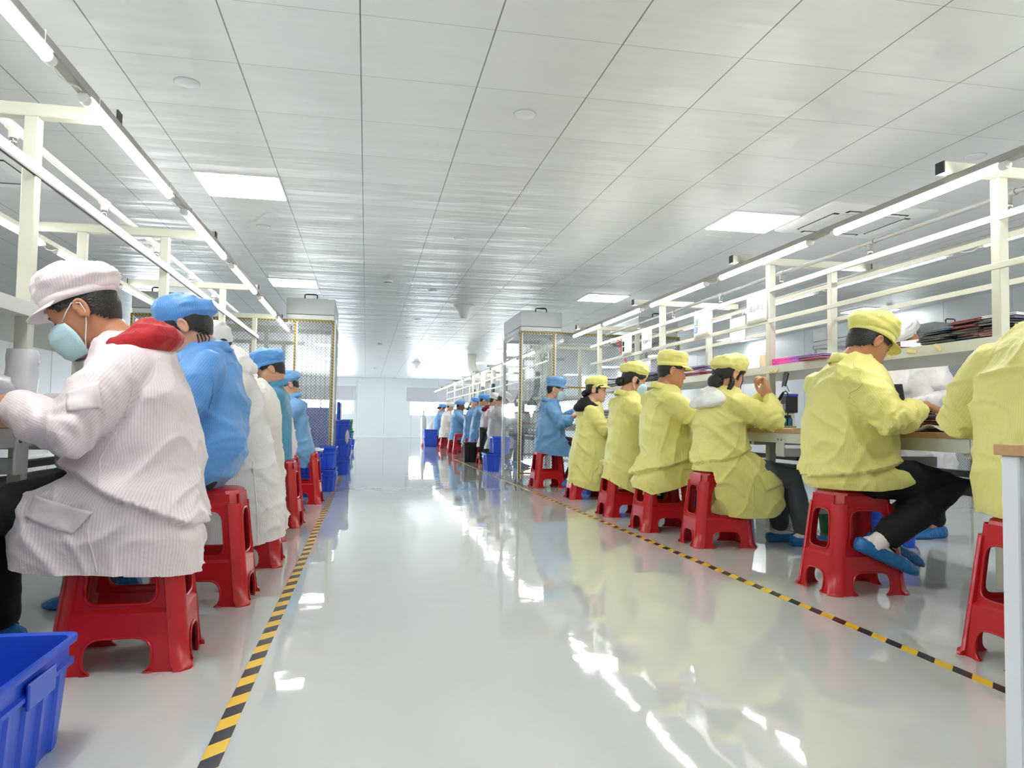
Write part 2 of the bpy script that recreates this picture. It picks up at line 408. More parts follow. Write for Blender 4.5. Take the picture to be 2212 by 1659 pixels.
# windows: white frame, mullions, outside grille; the roller blinds are things
FRAME = mat('white_window_frame', 'f0f2f2', 0.35)
GLASS = clear_sheet('window_glass', (0.9, 0.95, 0.96), 0.08, 0.02)
GRILLE = mat('window_grille', 'b9c6cf', 0.4, metal=0.3)
BLIND = mat('blind_fabric', 'cfcbd0', 0.8)
for k, (a, b) in enumerate(WIN):
    w = thing('window_%d' % (k + 1), None, None, ((a + b) / 2, Y1, WZ0)); w['kind'] = 'structure'
    h2 = (b - a) / 2; hz = WZ1 - WZ0; mb = MB()
    for x in (-h2, 0, h2): mb.box(x - .035, x + .035, .02, .1, 0, hz)
    mb.box(-h2, h2, .02, .1, 0, .06); mb.box(-h2, h2, .02, .1, hz - .06, hz); mb.build('window_frame', FRAME, w)
    MB().box(-h2, h2, .055, .06, 0, hz).build('pane', GLASS, w)
    mb = MB()
    for x in np.arange(-h2 + .1, h2, .13): mb.box(x - .014, x + .014, .2, .23, -.05, hz)
    mb.box(-h2, h2, .2, .23, hz - .25, hz - .21); mb.build('grille', GRILLE, w)
    nm = ['far left window', 'far right window', 'window at the far right corner'][k]
    bl = thing('roller_blind', 'pale grey roller blind half lowered over the ' + nm, 'blind', ((a + b) / 2, Y1 - .03, 2.22))
    MB().box(-h2 - .16, h2 + .16, -.045, .03, -.06, 0).build('headrail', FRAME, bl)
    MB().box(-h2 - .14, h2 + .14, -.012, -.008, -.66, -.06).build('blind_sheet', BLIND, bl)
    MB().box(-h2 - .14, h2 + .14, -.02, 0, -.68, -.655).build('bottom_bar', FRAME, bl)
    MB().tube([(h2 + .12, -.03, -.05), (h2 + .13, -.03, -.9), (h2 + .1, -.03, -1.2), (h2 + .07, -.03, -.9), (h2 + .08, -.03, -.05)], .006, 5).build('pull_chain', FRAME, bl)

k_ = 4
for x in (X0 - .05,):
    for a, b2 in ADDED_WIN:  # added windows, out of view, letting in extra daylight
        w = thing('window_%d' % k_, None, None, (x, (a + b2) / 2, WZ0)); w['kind'] = 'structure'; k_ += 1; h2 = (b2 - a) / 2; hz = WZ1 - WZ0; mb = MB()
        for y in (-h2, -h2 / 3, h2 / 3, h2): mb.box(-.04, .04, y - .035, y + .035, 0, hz)
        mb.box(-.04, .04, -h2, h2, 0, .06); mb.box(-.04, .04, -h2, h2, hz - .06, hz); mb.build('window_frame', FRAME, w)
        MB().box(-.003, .003, -h2, h2, 0, hz).build('pane', GLASS, w)
# ------------------------------------------------------------------ ceiling fittings
PANEL = mat('lit_panel', (1, 1, 1), 0.4, emit=PANEL_EMIT, ecol=(1.0, 0.99, 0.96))
WHITE = mat('white_plastic', 'e9ebea', 0.35)
DARK = mat('dark_gap', '2a2d30', 0.6)
def panel_label(ix, iy):
    side = {-2: 'far left of the room', -1: 'left of the aisle', 0: 'right of the aisle', 1: 'by the right wall'}[ix]
    if ix == -1 and iy == 1: return 'largest lit square ceiling panel, above the left workbench'
    if ix == 0 and iy == 1: return 'lit square ceiling panel nearest the camera above the right workbench'
    if ix == -1 and iy == 2: return 'lit ceiling panel just left of and above the left curtain booth'
    if ix == 0 and iy == 2: return 'lit ceiling panel between the right curtain booth and the near right lamps'
    n = {0: 'right overhead, nearest the camera', 1: 'second row from the camera', 2: 'third row from the camera', 3: 'fourth row from the camera', 4: 'fifth row from the camera', 5: 'sixth row from the camera', 6: 'last row before the far wall', -1: 'behind the camera'}[iy]
    return 'lit square ceiling panel %s, %s' % (side, n)
p0 = None
for ix in range(-1, 2):
    for iy in range(-1, 7):
        x = TX + .3 + 4.2 * (ix + 1); y = TY + 2.1 + 4.2 * (iy - 1)
        if p0 is None:
            p0 = thing('ceiling_light', 'x', 'ceiling light', (x, y, H), group='square LED ceiling panels')
            MB().box(-.297, .297, -.297, .297, -.012, 0).box(-.3, .3, -.3, .3, -.004, 0).build('frame', WHITE, p0)
            MB().box(-.285, .285, -.285, .285, -.0155, -.010).build('diffuser', PANEL, p0); o = p0
        else: o = dup(p0, (x, y, H))
        o['label'] = panel_label(ix, iy)
DISC = mat('disc_white', 'd3d9dc', 0.35)
d0 = None
names = {0: 'left of the aisle', 1: 'over the aisle', 2: 'right of the aisle'}
rows = ['nearest the camera', 'second from the camera', 'third from the camera', 'fourth from the camera', 'fifth from the camera', 'sixth from the camera', 'seventh from the camera']
for c, x in enumerate((-.975, .85, 3.83)):
    for k in range((3, 7, 3)[c]):
        y = 4.19 + 3.05 * k
        if d0 is None:
            d0 = thing('ceiling_disc', 'x', 'ceiling disc', (x, y, H), group='round covers set in the ceiling')
            MB().lathe([(.062, 0), (.062, -.004), (.056, -.008), (.0, -.009)], (0, 0, 0), 28).build('cover', DISC, d0, smooth=40)
            MB().lathe([(.066, 0), (.066, -.002), (.0, -.0022)], (0, 0, 0), 28).build('ring', SEAM, d0, smooth=40); o = d0
        else: o = dup(d0, (x, y, H))
        o['label'] = 'round white ceiling cover %s, %s' % (names[c], rows[k])
s0 = None
for (x, y, l) in ((.23, 9.7, 'white smoke detector over the aisle, nearest of three'), (.27, 17.7, 'white smoke detector over the aisle, second of three'), (.26, 26.1, 'white smoke detector over the aisle, farthest of three'), (7.4, 9.7, 'white smoke detector beside the lit panel by the right wall')):
    if s0 is None:
        s0 = thing('smoke_detector', l, 'smoke detector', (x, y, H), group='smoke detectors')
        MB().lathe([(.055, 0), (.055, -.018), (.05, -.024), (.046, -.026)], (0, 0, 0), 24).build('base', WHITE, s0, smooth=40)
        MB().lathe([(.044, -.024), (.046, -.04), (.03, -.052), (0, -.054)], (0, 0, 0), 24).build('sensor_head', WHITE, s0, smooth=40)
        MB().lathe([(.0475, -.030), (.0475, -.036)], (0, 0, 0), 24).build('vent_slot', DARK, s0, smooth=40)
    else: dup(s0, (x, y, H), 0, l)
c0 = None
for (x, y, l) in ((1.43, 11.5, 'white funnel-shaped ceiling fitting over the aisle, nearer one'), (1.47, 23.4, 'white funnel-shaped ceiling fitting over the aisle, farther one')):
    if c0 is None:
        c0 = tag(MB().lathe([(.16, 0), (.16, -.012), (.14, -.03), (.09, -.1), (.06, -.17), (.045, -.2), (0, -.205)], (0, 0, 0), 24).build('access_point', WHITE, None, 40), l, 'ceiling fitting'); c0.location = (x, y, H)
    else: o = c0.copy(); COL.objects.link(o); o.location = (x, y, H); o['label'] = l
# air-conditioning cassettes
ACG = mat('cassette_grille', 'cfd4d6', 0.5, noise=0.12, nscale=220)
def cassette(x, y, l):
    a = thing('air_conditioner', l, 'air conditioner', (x, y, H))
    def rr(h, r, z, n=6):
        return [(sx * (h - r) + r * math.cos(t), sy * (h - r) + r * math.sin(t), z) for sx, sy, t0 in ((1, 1, 0), (-1, 1, .5), (-1, -1, 1), (1, -1, 1.5)) for t in np.linspace(t0 * math.pi, (t0 + .5) * math.pi, n)]
    MB().loft([rr(.475, .06, 0), rr(.475, .06, -.012), rr(.44, .06, -.03), rr(.33, .05, -.034)]).build('housing', WHITE, a, smooth=30)
    MB().loft([rr(.27, .04, -.03), rr(.27, .04, -.042), rr(.25, .04, -.046)]).build('intake_grille', ACG, a, smooth=30)
    for k in range(4):
        mb = MB(); mb.box(-.27, .27, .3, .35, -.038, -.032); o = mb.build('slot', DARK, a); o.rotation_euler.z = k * math.pi / 2
        mb = MB(); mb.bar((-.25, .325, -.04), (.25, .325, -.04), .035, .006); o = mb.build('louvre', WHITE, a); o.rotation_euler.z = k * math.pi / 2
cassette(4.03, 5.75, 'white ceiling cassette air conditioner above the right workbench')
cassette(-2.83, 5.95, 'white ceiling cassette air conditioner at the left edge, behind the post')
# floor tapes
def tape(name, l, a, b, w):
    m = bpy.data.materials.get('hazard_tape')
    if m is None:
        m = bpy.data.materials.new('hazard_tape'); m.use_nodes = True; nt = m.node_tree; bb = nt.nodes['Principled BSDF']
        tc = nt.nodes.new('ShaderNodeTexCoord'); sx = nt.nodes.new('ShaderNodeSeparateXYZ'); nt.links.new(tc.outputs['Object'], sx.inputs[0])
        fr = M_(nt, 'FRACT', M_(nt, 'DIVIDE', M_(nt, 'SUBTRACT', sx.outputs[1], sx.outputs[0]), 0.157))
        mx = nt.nodes.new('ShaderNodeMix'); mx.data_type = 'RGBA'; mx.inputs[6].default_value = (*srgb('eac02f'), 1); mx.inputs[7].default_value = (*srgb('26262c'), 1)
        nt.links.new(M_(nt, 'GREATER_THAN', fr, .5), mx.inputs[0]); nt.links.new(mx.outputs[2], bb.inputs['Base Color']); bb.inputs['Roughness'].default_value = .3
    a = np.array(a, float); b = np.array(b, float); L = np.linalg.norm(b - a)
    o = MB().box(-w / 2, w / 2, 0, L, 0.0003, 0.0012).build(name, m); o.location = (*a, 0); o.rotation_euler.z = -math.atan2(b[0] - a[0], b[1] - a[1])
    return tag(o, l, 'floor tape')
tape('hazard_tape', 'black and yellow floor tape along the left side of the aisle', (-.323, .6), (-.303, 27), .044)
tape('hazard_tape', 'black and yellow floor tape along the right side of the aisle', (1.888, .6), (1.74, 15), .044)
# duct bend far right
DUCT = mat('duct_cream', 'e3e2d8', 0.4)
dc = thing('ventilation_duct', 'cream round duct dropping from the ceiling to the far right benches', 'duct', (2.72, 20, H))
MB().cyl((0, 0, 0), (0, 0, -.3), .12, n=20).build('drop_pipe', DUCT, dc, 40)
MB().tube([(0, 0, -.26), (0, 0, -.36), (.06, 0, -.47), (.2, 0, -.6), (.42, 0, -.72)], .12, 20).build('elbow', DUCT, dc, 40)

# ================================================================== workbenches
CREAM = mat('cream_powder_coat', 'bcbdb0', 0.42, noise=0.02, nscale=8)
BGREY = mat('bench_grey_steel', 'c6c8c1', 0.42, noise=0.03, nscale=10)
DGREY = mat('dark_grey_steel', '63676a', 0.5, noise=0.05, nscale=10)
WOOD = mat('chipboard_edge', 'b48d62', 0.5, noise=0.18, nscale=55)
LAMIN = mat('bench_laminate', 'c9cfcd', 0.35)
CHROME = mat('chrome', 'c8c8c8', 0.15, metal=1.0)
BOLT = mat('bolt_steel', '8e8a80', 0.35, metal=1.0)
RAILALU = mat('rail_aluminium', 'd5d6d4', 0.32, metal=0.25)
GREYRAIL = mat('lamp_rail_grey', '9b9b95', 0.42)
TUBE = mat('lit_tube', (1, 1, 1), 0.4, emit=TUBE_EMIT, ecol=(1.0, 0.985, 0.93))
FROST = mat('tube_cap', 'dfe1e2', 0.3)
CORD = mat('white_cord', 'e4e4e0', 0.5)
BLACK = mat('black_plastic', '17181a', 0.45)

def frame_part(root, y, c, ends, outer):
    """one pair of posts from floor to cross beam at local y"""
    for sx in (-1, 1):
        o = MB().box(c + sx * .235 - .025, c + sx * .235 + .025, y - .025, y + .025, .075, 1.875, .004).build('post', CREAM, root)
        f = MB().lathe([(.028, 0), (.03, .006), (.022, .014), (.012, .022), (.008, .03), (.008, .08)], (c + sx * .235, y, 0), 16).build('levelling_foot', CHROME, root, 40)
    MB().box(c - .53, c + .53, y - .025, y + .025, 1.876, 1.926, .004).build('cross_beam', CREAM, root)
    for sx in (-1, 1): MB().box(c + sx * .53 - .003, c + sx * .53 + .003, y - .0255, y + .0255, 1.8755, 1.9265).build('end_cap', BLACK, root)
    MB().box(c - .21, c + .21, y - .02, y + .02, .17, .21).build('foot_stretcher', BGREY, root)

def bench(label, c, ya, yb, last=False, top=LAMIN, side=1, front=-1):
    """one bench bay between two post frames; c is the line's centre x"""
    t = thing('workbench', label, 'workbench', (c, ya, 0))
    L = yb - ya
    e0, e1 = -.03, L - .03 + (.06 if last else 0)
    MB().box(-.42, .42, e0, e1, .728, .75, .002).build('tabletop', top, t)
    mb = MB()
    for sx in (-1, 1): mb.box(sx * .42 - (.004 if sx > 0 else .012), sx * .42 + (.012 if sx > 0 else .004), e0 + .001, e1 - .001, .7255, .7515, .002)
    mb.build('wood_edge', WOOD, t)
    for sx in (-1, 1): MB().box(sx * .405 - .02, sx * .405 + .02, e0 + .002, e1 - .002, .665, .7255).build('front_rail', BGREY, t)
    for y in (.0, L):
        if y == L and not last: continue
        frame_part(t, y, 0, None, None)
    for y in (.03, L - .03): MB().box(-.385, .385, y - .02, y + .02, .64, .7255).build('cross_rail', BGREY, t)
    MB().box(-.04, .04, .025, L - .025, .44, .50).build('centre_rail', DGREY, t)
    MB().box(-.03, .03, .025, L - .025, .53, .56).build('cable_tray', DGREY, t)
    mb = MB().box(-.27, .27, e0, e1, 1.125, 1.176)
    mb.build('shelf', BGREY, t)
    for y in (.45, L - .45):
        b = MB().box(front * .425 - .004, front * .425 + .004, y - .045, y + .045, .58, .70).box(min(front * .4255, front * .2), max(front * .4255, front * .2), y - .02, y + .02, .58, .63).build('bracket', BGREY, t)
        for q in (-.02, .02): MB().sphere((front * .43, y + q, .685), .008, 8).build('bolt', BOLT, b)
    return t

CL, CR = -1.485, 2.955
LY = [1.165, 3.085, 4.99, 6.91, 8.83]; RY = [0.9, 2.85, 4.78, 6.73, 8.69]
nth = ['nearest', 'second', 'third', 'fourth', 'fifth']
for i in range(4):
    bench('%s grey steel workbench of the left line, with cream posts and an overhead shelf' % nth[i].capitalize(), CL, LY[i], LY[i + 1], last=(i == 3), front=1)
for i in range(4):
    bench('%s grey steel workbench of the right line, with cream posts and an overhead shelf' % nth[i].capitalize(), CR, RY[i], RY[i + 1], last=(i == 3), front=-1)
bench('grey steel workbench of the left line behind the camera', CL, -.76, LY[0], front=1)
bench('grey steel workbench of the right line behind the camera', CR, -1.05, RY[0], front=-1)
# inside and beyond the curtain booths
for i, (a, b) in enumerate(((11.2, 13.3), (13.3, 15.4), (15.4, 17.5), (17.5, 19.6), (19.6, 21.7), (21.7, 23.8), (23.8, 25.9))):
    bench('%s workbench of the far right line beyond the curtain booth' % (nth + ['sixth', 'seventh'])[i].capitalize(), CR, a, b, last=(i == 6), front=-1)
bench('workbench of the left line seen through the mesh curtain of the left booth', CL, 9.9, 11.9, last=True, front=1)

# long light rails and their tubes
def rail(name, label, x, y0, y1, z, w, h, m, cat='rail'):
    o = MB().box(x - w / 2, x + w / 2, y0, y1, z - h / 2, z + h / 2, .003).build(name, m); return tag(o, label, cat)
rail('lamp_rail', 'grey lamp rail over the front edge of the left workbenches', -.96, -.8, 9.0, 1.861, .04, .03, GREYRAIL)
rail('lamp_rail', 'grey lamp rail over the rear edge of the left workbenches', -2.02, -.8, 9.0, 1.861, .04, .03, CREAM)
rail('lamp_rail', 'grey lamp rail over the front edge of the right workbenches', 2.5, -1.1, 9.1, 1.861, .04, .03, GREYRAIL)
rail('lamp_rail', 'grey lamp rail over the rear edge of the right workbenches', 3.47, -1.1, 9.1, 1.861, .04, .03, GREYRAIL)
rail('lamp_rail', 'lamp rail over the far right workbenches beyond the booth', 2.5, 11.0, 29.0, 1.861, .04, .03, GREYRAIL)
lamp0 = None
def lamp(label, x, y, group, L=1.17):
    global lamp0
    if lamp0 is None:
        lamp0 = t = thing('tube_lamp', label, 'tube lamp', (x, y, 1.83), group=group)
        a = np.linspace(.25 * math.pi, .75 * math.pi, 7)
        MB().loft([[(.017 * math.cos(k), yy, .003 + .0165 * math.sin(k)) for k in a] for yy in (.02, L - .02)]).build('housing', FROST, t, 40)
        a = np.linspace(.77 * math.pi, 2.23 * math.pi, 15)
        MB().loft([[(.0165 * math.cos(k), yy, .003 + .0165 * math.sin(k)) for k in a] for yy in (.03, L - .03)]).build('tube', TUBE, t, 40)
        for yy in (0.0, L - .035): MB().tube([(0, yy, .003), (0, yy + .035, .003)], .0185, 14).build('end_cap', FROST, t, 40)
        for yy in (.1, L - .1): MB().tube([(.019, yy, .0), (.021, yy, .05)], .002, 5).build('hanging_clip', FROST, t)
        MB().tube([(0, L, .0), (.0, L + .05, -.018), (.005, L + .12, -.012), (.005, L + .2, .012), (.005, L + .23, .014)], .003, 6).build('cord', CORD, t, True)
        return t
    return dup(lamp0, (x, y, 1.83), 0, label, group)
ordn = ['first', 'second', 'third', 'fourth', 'fifth', 'sixth', 'seventh', 'eighth', 'ninth', 'tenth', 'eleventh', 'twelfth', 'thirteenth']
for k in range(6): lamp('lit tube lamp on the front rail of the left line, %s from the camera' % ordn[k], -.96, 1.295 + 1.43 * k - (0 if k < 5 else .1), 'tube lamps, left front rail')
for k in range(5): lamp('lit tube lamp on the rear rail of the left line, %s from the camera' % ordn[k], -2.02, 1.3 + 1.36 * k, 'tube lamps, left rear rail')
for k in range(6): lamp('lit tube lamp on the front rail of the right line, %s from the camera' % ordn[k], 2.5, 1.2 + 1.37 * k - (0 if k < 5 else .15), 'tube lamps, right front rail')
for k in range(5): lamp('lit tube lamp on the rear rail of the right line, %s from the camera' % ordn[k], 3.47, 1.2 + 1.4 * k, 'tube lamps, right rear rail')
for k in range(12): lamp('lit tube lamp on the far right line beyond the booth, %s from the booth' % ordn[k], 2.5, 11.2 + 1.45 * k, 'tube lamps, far right line')

for x, y, l in ((-.96, -.135, 'front rail of the left line'), (-2.02, -.06, 'rear rail of the left line'), (2.5, -.17, 'front rail of the right line'), (3.47, -.2, 'rear rail of the right line')): lamp('added lit tube lamp on the %s, behind the camera' % l, x, y, 'added tube lamps behind the camera')  # unseen lamps, added to brighten the sides that face the camera
# flat rails the work sheets hang from
rail('sign_rail', 'upper cream flat rail along the front posts of the right line', 2.699, .6, 9.0, 1.70, .012, .032, CREAM)
rail('sign_rail', 'lower cream flat rail along the front posts of the right line', 2.699, .6, 9.0, 1.485, .012, .03, CREAM)
rail('sign_rail', 'upper cream flat rail along the rear posts of the right line', 3.211, .6, 9.0, 1.765, .012, .03, CREAM)
rail('sign_rail', 'lower cream flat rail along the rear posts of the right line', 3.211, .6, 9.0, 1.52, .012, .03, CREAM)
o = rail('sign_rail', 'pale flat rail with a black lower edge along the front posts of the left line', -1.229, .6, 9.0, 1.68, .012, .042, RAILALU)
MB().box(-1.233, -1.221, .6, 9.0, 1.652, 1.659).build('lower_edge', BLACK, o)
rail('sign_rail', 'cream flat rail on the far right line beyond the booth', 2.699, 11.2, 26, 1.70, .012, .03, CREAM)
rail('sign_rail', 'lower cream flat rail on the far right line beyond the booth', 2.699, 11.2, 26, 1.485, .012, .03, CREAM)

# compressed-air pipes with quick couplings
PIPEG = mat('grey_air_pipe', '8d8f8d', 0.38, noise=.06, nscale=14); PIPEW = mat('white_air_pipe', 'ebebe6', 0.3)
def pipe(label, x, z, y0, y1, r, m, taps):
    t = thing('air_pipe', label, 'pipe', (x, y0, z))
    MB().cyl((0, 0, 0), (0, y1 - y0, 0), r, n=14).build('pipe_run', m, t, 40)
    for y in taps:
        yy = y - y0
        v = MB().cyl((0, yy - .04, 0), (0, yy + .04, 0), r * 1.3, n=14).cyl((0, yy, 0), (0, yy, -.045), r * 1.15, n=14).build('tee', m, t, 40)
        MB().lathe([(.010, -.04), (.013, -.045), (.013, -.06), (.0115, -.063), (.0135, -.068), (.0135, -.09), (.009, -.093), (.009, -.10), (0, -.1)], (0, yy, 0), 14).build('coupling', CHROME, t, 40)
    for y in (y0 + .5, (y0 + y1) / 2, y1 - .4): pass
    return t
pipe('grey compressed-air pipe running along the middle of the right line', 2.9, 1.86, .6, 9.0, .013, PIPEG, (2.98, 3.97, 4.95, 5.9, 6.9, 7.85))
pipe('white compressed-air pipe running along the middle of the left line', -1.46, 1.949, .6, 9.0, .017, PIPEW, (2.35, 3.42, 4.53, 5.6, 6.65, 7.6))

# ================================================================== red stools
RED = mat('red_stool_plastic', 'b5161f', 0.28, spec=0.5, noise=0.03, nscale=9)
LOGO = mat('stool_emblem', 'd9b9b4', 0.4)
SH, STX, STY, SBX, SBY = .47, .143, .118, .195, .158
def s_half(z):
    t = 1 - z / SH; e = .012 if z < .175 else (.012 * max(0, 1 - (z - .175) / .012))
    return STX + (SBX - STX - .012) * t + e, STY + (SBY - STY - .012) * t + e
def make_stool(label):
    t = thing('plastic_stool', label, 'stool', group='red plastic stools')
    def rr(hx, hy, ch, z): return [(hx - ch, -hy, z), (hx, -hy + ch, z), (hx, hy - ch, z), (hx - ch, hy, z), (-hx + ch, hy, z), (-hx, hy - ch, z), (-hx, -hy + ch, z), (-hx + ch, -hy, z)]
    mb = MB()
    # seat: chamfered slab with a hand slot drawn by a small recessed plate
    mb.loft([rr(STX + .006, STY + .006, .05, SH - .075), rr(STX, STY, .047, SH - .028), rr(STX - .006, STY - .006, .044, SH - .008), rr(STX - .02, STY - .02, .035, SH), rr(.02, .02, .005, SH - .001)])
    mb.build('seat', RED, t, 35)
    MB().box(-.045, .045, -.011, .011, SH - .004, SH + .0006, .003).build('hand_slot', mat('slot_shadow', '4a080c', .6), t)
    # four side frames: panel with an upper window and a lower arch, stepped out at the bottom
    def panel(ax, sg):
        top = SH - .02
        wfull = lambda z: (s_half(z)[1] if ax == 0 else s_half(z)[0]) - .035
        def rnd(pts, r, n=5):
            out = []
            for i in range(len(pts)):
                p0, p, p1 = (np.array(pts[(i + k) % len(pts)], float) for k in (-1, 0, 1))
                a = p0 - p; b = p1 - p; la, lb = np.linalg.norm(a), np.linalg.norm(b); rr_ = min(r, la * .45, lb * .45)
                if rr_ < .004: out.append(tuple(p)); continue
                A = p + a / la * rr_; B = p + b / lb * rr_
                for s in np.linspace(0, 1, n): out.append(tuple((1 - s) ** 2 * A + 2 * s * (1 - s) * p + s * s * B))
            return out
        wz = lambda z, k: k * wfull(z)
        out = [(-wfull(0), 0), (-wz(0, .62), 0)] + rnd([(-wz(0, .62), 0.001), (-wz(.105, .60), .105), (wz(.105, .60), .105), (wz(0, .62), 0.001)], .06)[1:-1] + [(wz(0, .62), 0), (wfull(0), 0)]
        zs = [.05, .1, .165, .175, .187, .25, .32, .4, top]
        out += [(wfull(z), z) for z in zs] + [(-wfull(z), z) for z in zs[::-1]]
        win = rnd([(-wz(.2, .80), .2), (wz(.2, .80), .2), (wz(.385, .74), .385), (-wz(.385, .74), .385)], .045)
        def fr(u, z, d):
            hx, hy = s_half(z)
            if ax == 0: return (sg * (hx - d), u, z)
            return (u, sg * (hy - d), z)
        mb = MB().plate(out, [win], .006, fr)
        # raised lip round the window and along the ledge
        lip = [fr(u, z, -.003) for u, z in win] ; mb.tube(lip + [lip[0], lip[1]], .0045, 6, False)
        arch = [fr(u, z, -.002) for u, z in out[1:-1 - 2 * len(zs)]]; mb.tube(arch, .004, 6)
        o = mb.build('side_frame', RED, t, 40)
        return o
    for ax in (0, 1):
        for sg in (-1, 1): panel(ax, sg)
    for sx in (-1, 1):
        for sy in (-1, 1):
            rings = []
            for z in (0, .012, .02, .1, .165, .19, .3, SH - .06):
                hx, hy = s_half(z); fl = .008 if z < .015 else 0; k = .05; p = .006 + fl
                hx2, hy2 = STX + (SBX - STX) * (1 - z / SH) + p, STY + (SBY - STY) * (1 - z / SH) + p
                rings.append([(sx * a, sy * b, z) for a, b in ((hx2, hy2 - k), (hx2 - .004, hy2 - .028), (hx2 - .028, hy2 - .004), (hx2 - k, hy2), (hx2 - k - .004, hy2 - .012), (hx2 - .03, hy2 - .02), (hx2 - .02, hy2 - .03), (hx2 - .012, hy2 - k - .004))])
            mb = MB().loft(rings); mb.build('leg', RED, t, 50)
    # moulded emblem on the aisle-side frame
    return t

STOOLS_R = [(2.215, 2.17, 'nearest the camera, half hidden behind the white table leg'), (2.295, 3.30, 'under the man in black trousers'), (2.235, 4.60, 'under the woman with the white hood and grey jeans'), (2.14, 5.29, 'under the bare-headed-profile man in yellow without a mask'), (2.145, 6.14, 'under the masked person in yellow'), (2.23, 7.53, 'under the woman with the black hood'), (2.14, 8.86, 'under the person in blue before the right booth')]
STOOLS_L = [(-.72, 2.63, 'under the man with the red hood'), (-.655, 3.44, 'under the person in bright blue on the left'), (-.62, 4.24, 'third from the camera on the left, under a long white coat'), (-.69, 5.07, 'fourth from the camera on the left, mostly covered by a white coat'), (-.635, 5.69, 'fifth from the camera on the left, beside the teal coat'), (-.68, 6.42, 'sixth from the camera on the left, mostly hidden'), (-.575, 7.2, 'on the left beside the stack of lidded blue crates')]
FAR = [(2.17, 13.55), (2.2, 14.7), (2.2, 15.9), (2.15, 17.4), (2.13, 18.4), (2.17, 20.9), (2.25, 23.0), (1.82, 22.5)]
FARL = ['under the person with the dark red hood', 'under the second blue coat beyond the right booth', 'under the third blue coat beyond the right booth', 'empty, behind the black crate, its window seen past the crate', 'under the person in blue turned to the bench beyond the black crate', 'under the person in the cream coat at the far benches', 'under the farthest person in blue', 'behind the pair of far blue crates']
st0 = make_stool('red plastic stool ' + STOOLS_R[1][2]); st0.location = (*STOOLS_R[1][:2], 0)
for k, (x, y, l) in enumerate(STOOLS_R):
    if k != 1: dup(st0, (x, y, 0), 0.03 * math.sin(k * 2.3), 'red plastic stool ' + l)
for k, (x, y, l) in enumerate(STOOLS_L): dup(st0, (x, y, 0), (.06, -.02, .05, .1, -.05, .05, -.04)[k], 'red plastic stool ' + l)
for (x, y), l in zip(FAR, FARL): dup(st0, (x, y, 0), .1 * math.sin(y), 'red plastic stool ' + l)

# ================================================================== people
SKIN = [mat('skin_light', 'cf9d80', .48, noise=.05, nscale=35), mat('skin_tan', 'b57f5f', .48, noise=.05, nscale=35), mat('skin_deep', '7d5743', .48, noise=.05, nscale=35), mat('skin_pale', 'd9ab90', .48, noise=.05, nscale=35)]
HAIR = mat('black_hair', '15120f', .42, noise=.3, nscale=120, bump=.6, bscale=180)
MASKM = mat('face_mask_blue', 'b5d6e2', .6, bump=.15, bscale=120); MASKW = mat('ear_loop', 'eef0f0', .6)
CLOTHS = {
    'yellow': cloth('coat_yellow', 'f3ee92', 'e0db76', amount=.4, trans=.2), 'pink': cloth('coat_pinkish_white', 'f9eff3', 'dccdd8', amount=.5),
    'blue': cloth('coat_blue', '69a8ee', '5090d8', amount=.7), 'blue2': cloth('coat_mid_blue', '78aee0', '679dd0', amount=.5), 'white': cloth('coat_white', 'f1eff0', 'dbd9dd', amount=.6),
    'cream': cloth('coat_cream', 'efece6', 'dedbd4', amount=.4), 'teal': cloth('coat_teal', '4f9cc4', '4189b0', amount=.5), 'grey': cloth('coat_pale_grey', 'cfd0d6', 'bdbec6', amount=.5)}
PLAIN = {'white': mat('cotton_white', 'e6e5e3', .75, sheen=.2, bump=.2), 'red': mat('cotton_red', 'a90f1c', .8, sheen=.3, bump=.3, bscale=90), 'black': mat('cotton_black', '0c0c0e', .85, bump=.2), 'darkred': mat('cotton_dark_red', '7d1420', .8),
         'jeans': mat('grey_denim', '474d55', .8, noise=.12, nscale=60, bump=.2), 'navy': mat('dark_cloth', '1d2027', .85)}
COVER = mat('blue_shoe_cover', '1668a8', .4, noise=.2, nscale=25, bump=.9, bscale=45)
SHOE = mat('white_trainer', 'dedcd8', .55); SOCK = mat('white_sock', 'e9dede', .8)
EYE = mat('eye_dark', '1c1512', .3); LIP = mat('lip', '9a5a4e', .5)

def rot_head(p, pitch, yaw, roll=0.0):
    p = np.asarray(p, float); c, s = math.cos(pitch), math.sin(pitch)
    x, y, z = p[:, 0], p[:, 1], p[:, 2]
    cr, sr = math.cos(roll), math.sin(roll); y, z = y * cr - z * sr, y * sr + z * cr
    x, z = x * c + z * s, -x * s + z * c
    cy_, sy_ = math.cos(yaw), math.sin(yaw)
    return np.stack([x * cy_ - y * sy_, x * sy_ + y * cy_, z], 1)

ZH = [-.112, -.103, -.09, -.078, -.066, -.058, -.05, -.04, -.02, 0, .015, .03, .055, .08, .10, .115, .125]
XF = [.070, .088, .095, .0925, .099, .0955, .0995, .096, .0955, .093, .0915, .097, .0955, .086, .068, .042, .004]
XB = [.0, -.035, -.05, -.06, -.068, -.072, -.077, -.082, -.09, -.098, -.099, -.1, -.098, -.09, -.073, -.046, -.004]
WH = [.022, .04, .050, .056, .0605, .063, .0655, .068, .0725, .076, .0775, .0785, .0775, .072, .059, .04, .004]
def head_ring(z, off=0.0, n=40, p=2.25):
    xf, xb, w = interp(z, ZH, XF) + off, interp(z, ZH, XB) - off, interp(z, ZH, WH) + off
    a = np.arange(n) * 2 * math.pi / n; c, s = np.cos(a), np.sin(a)
    hx = np.sign(c) * np.abs(c) ** (2 / p); hy = np.sign(s) * np.abs(s) ** (2 / p)
    xm = -.012; x = np.where(hx > 0, xm + (xf - xm) * hx, xm + (xm - xb) * hx)
    return np.stack([x, w * hy, np.full(n, z)], 1)

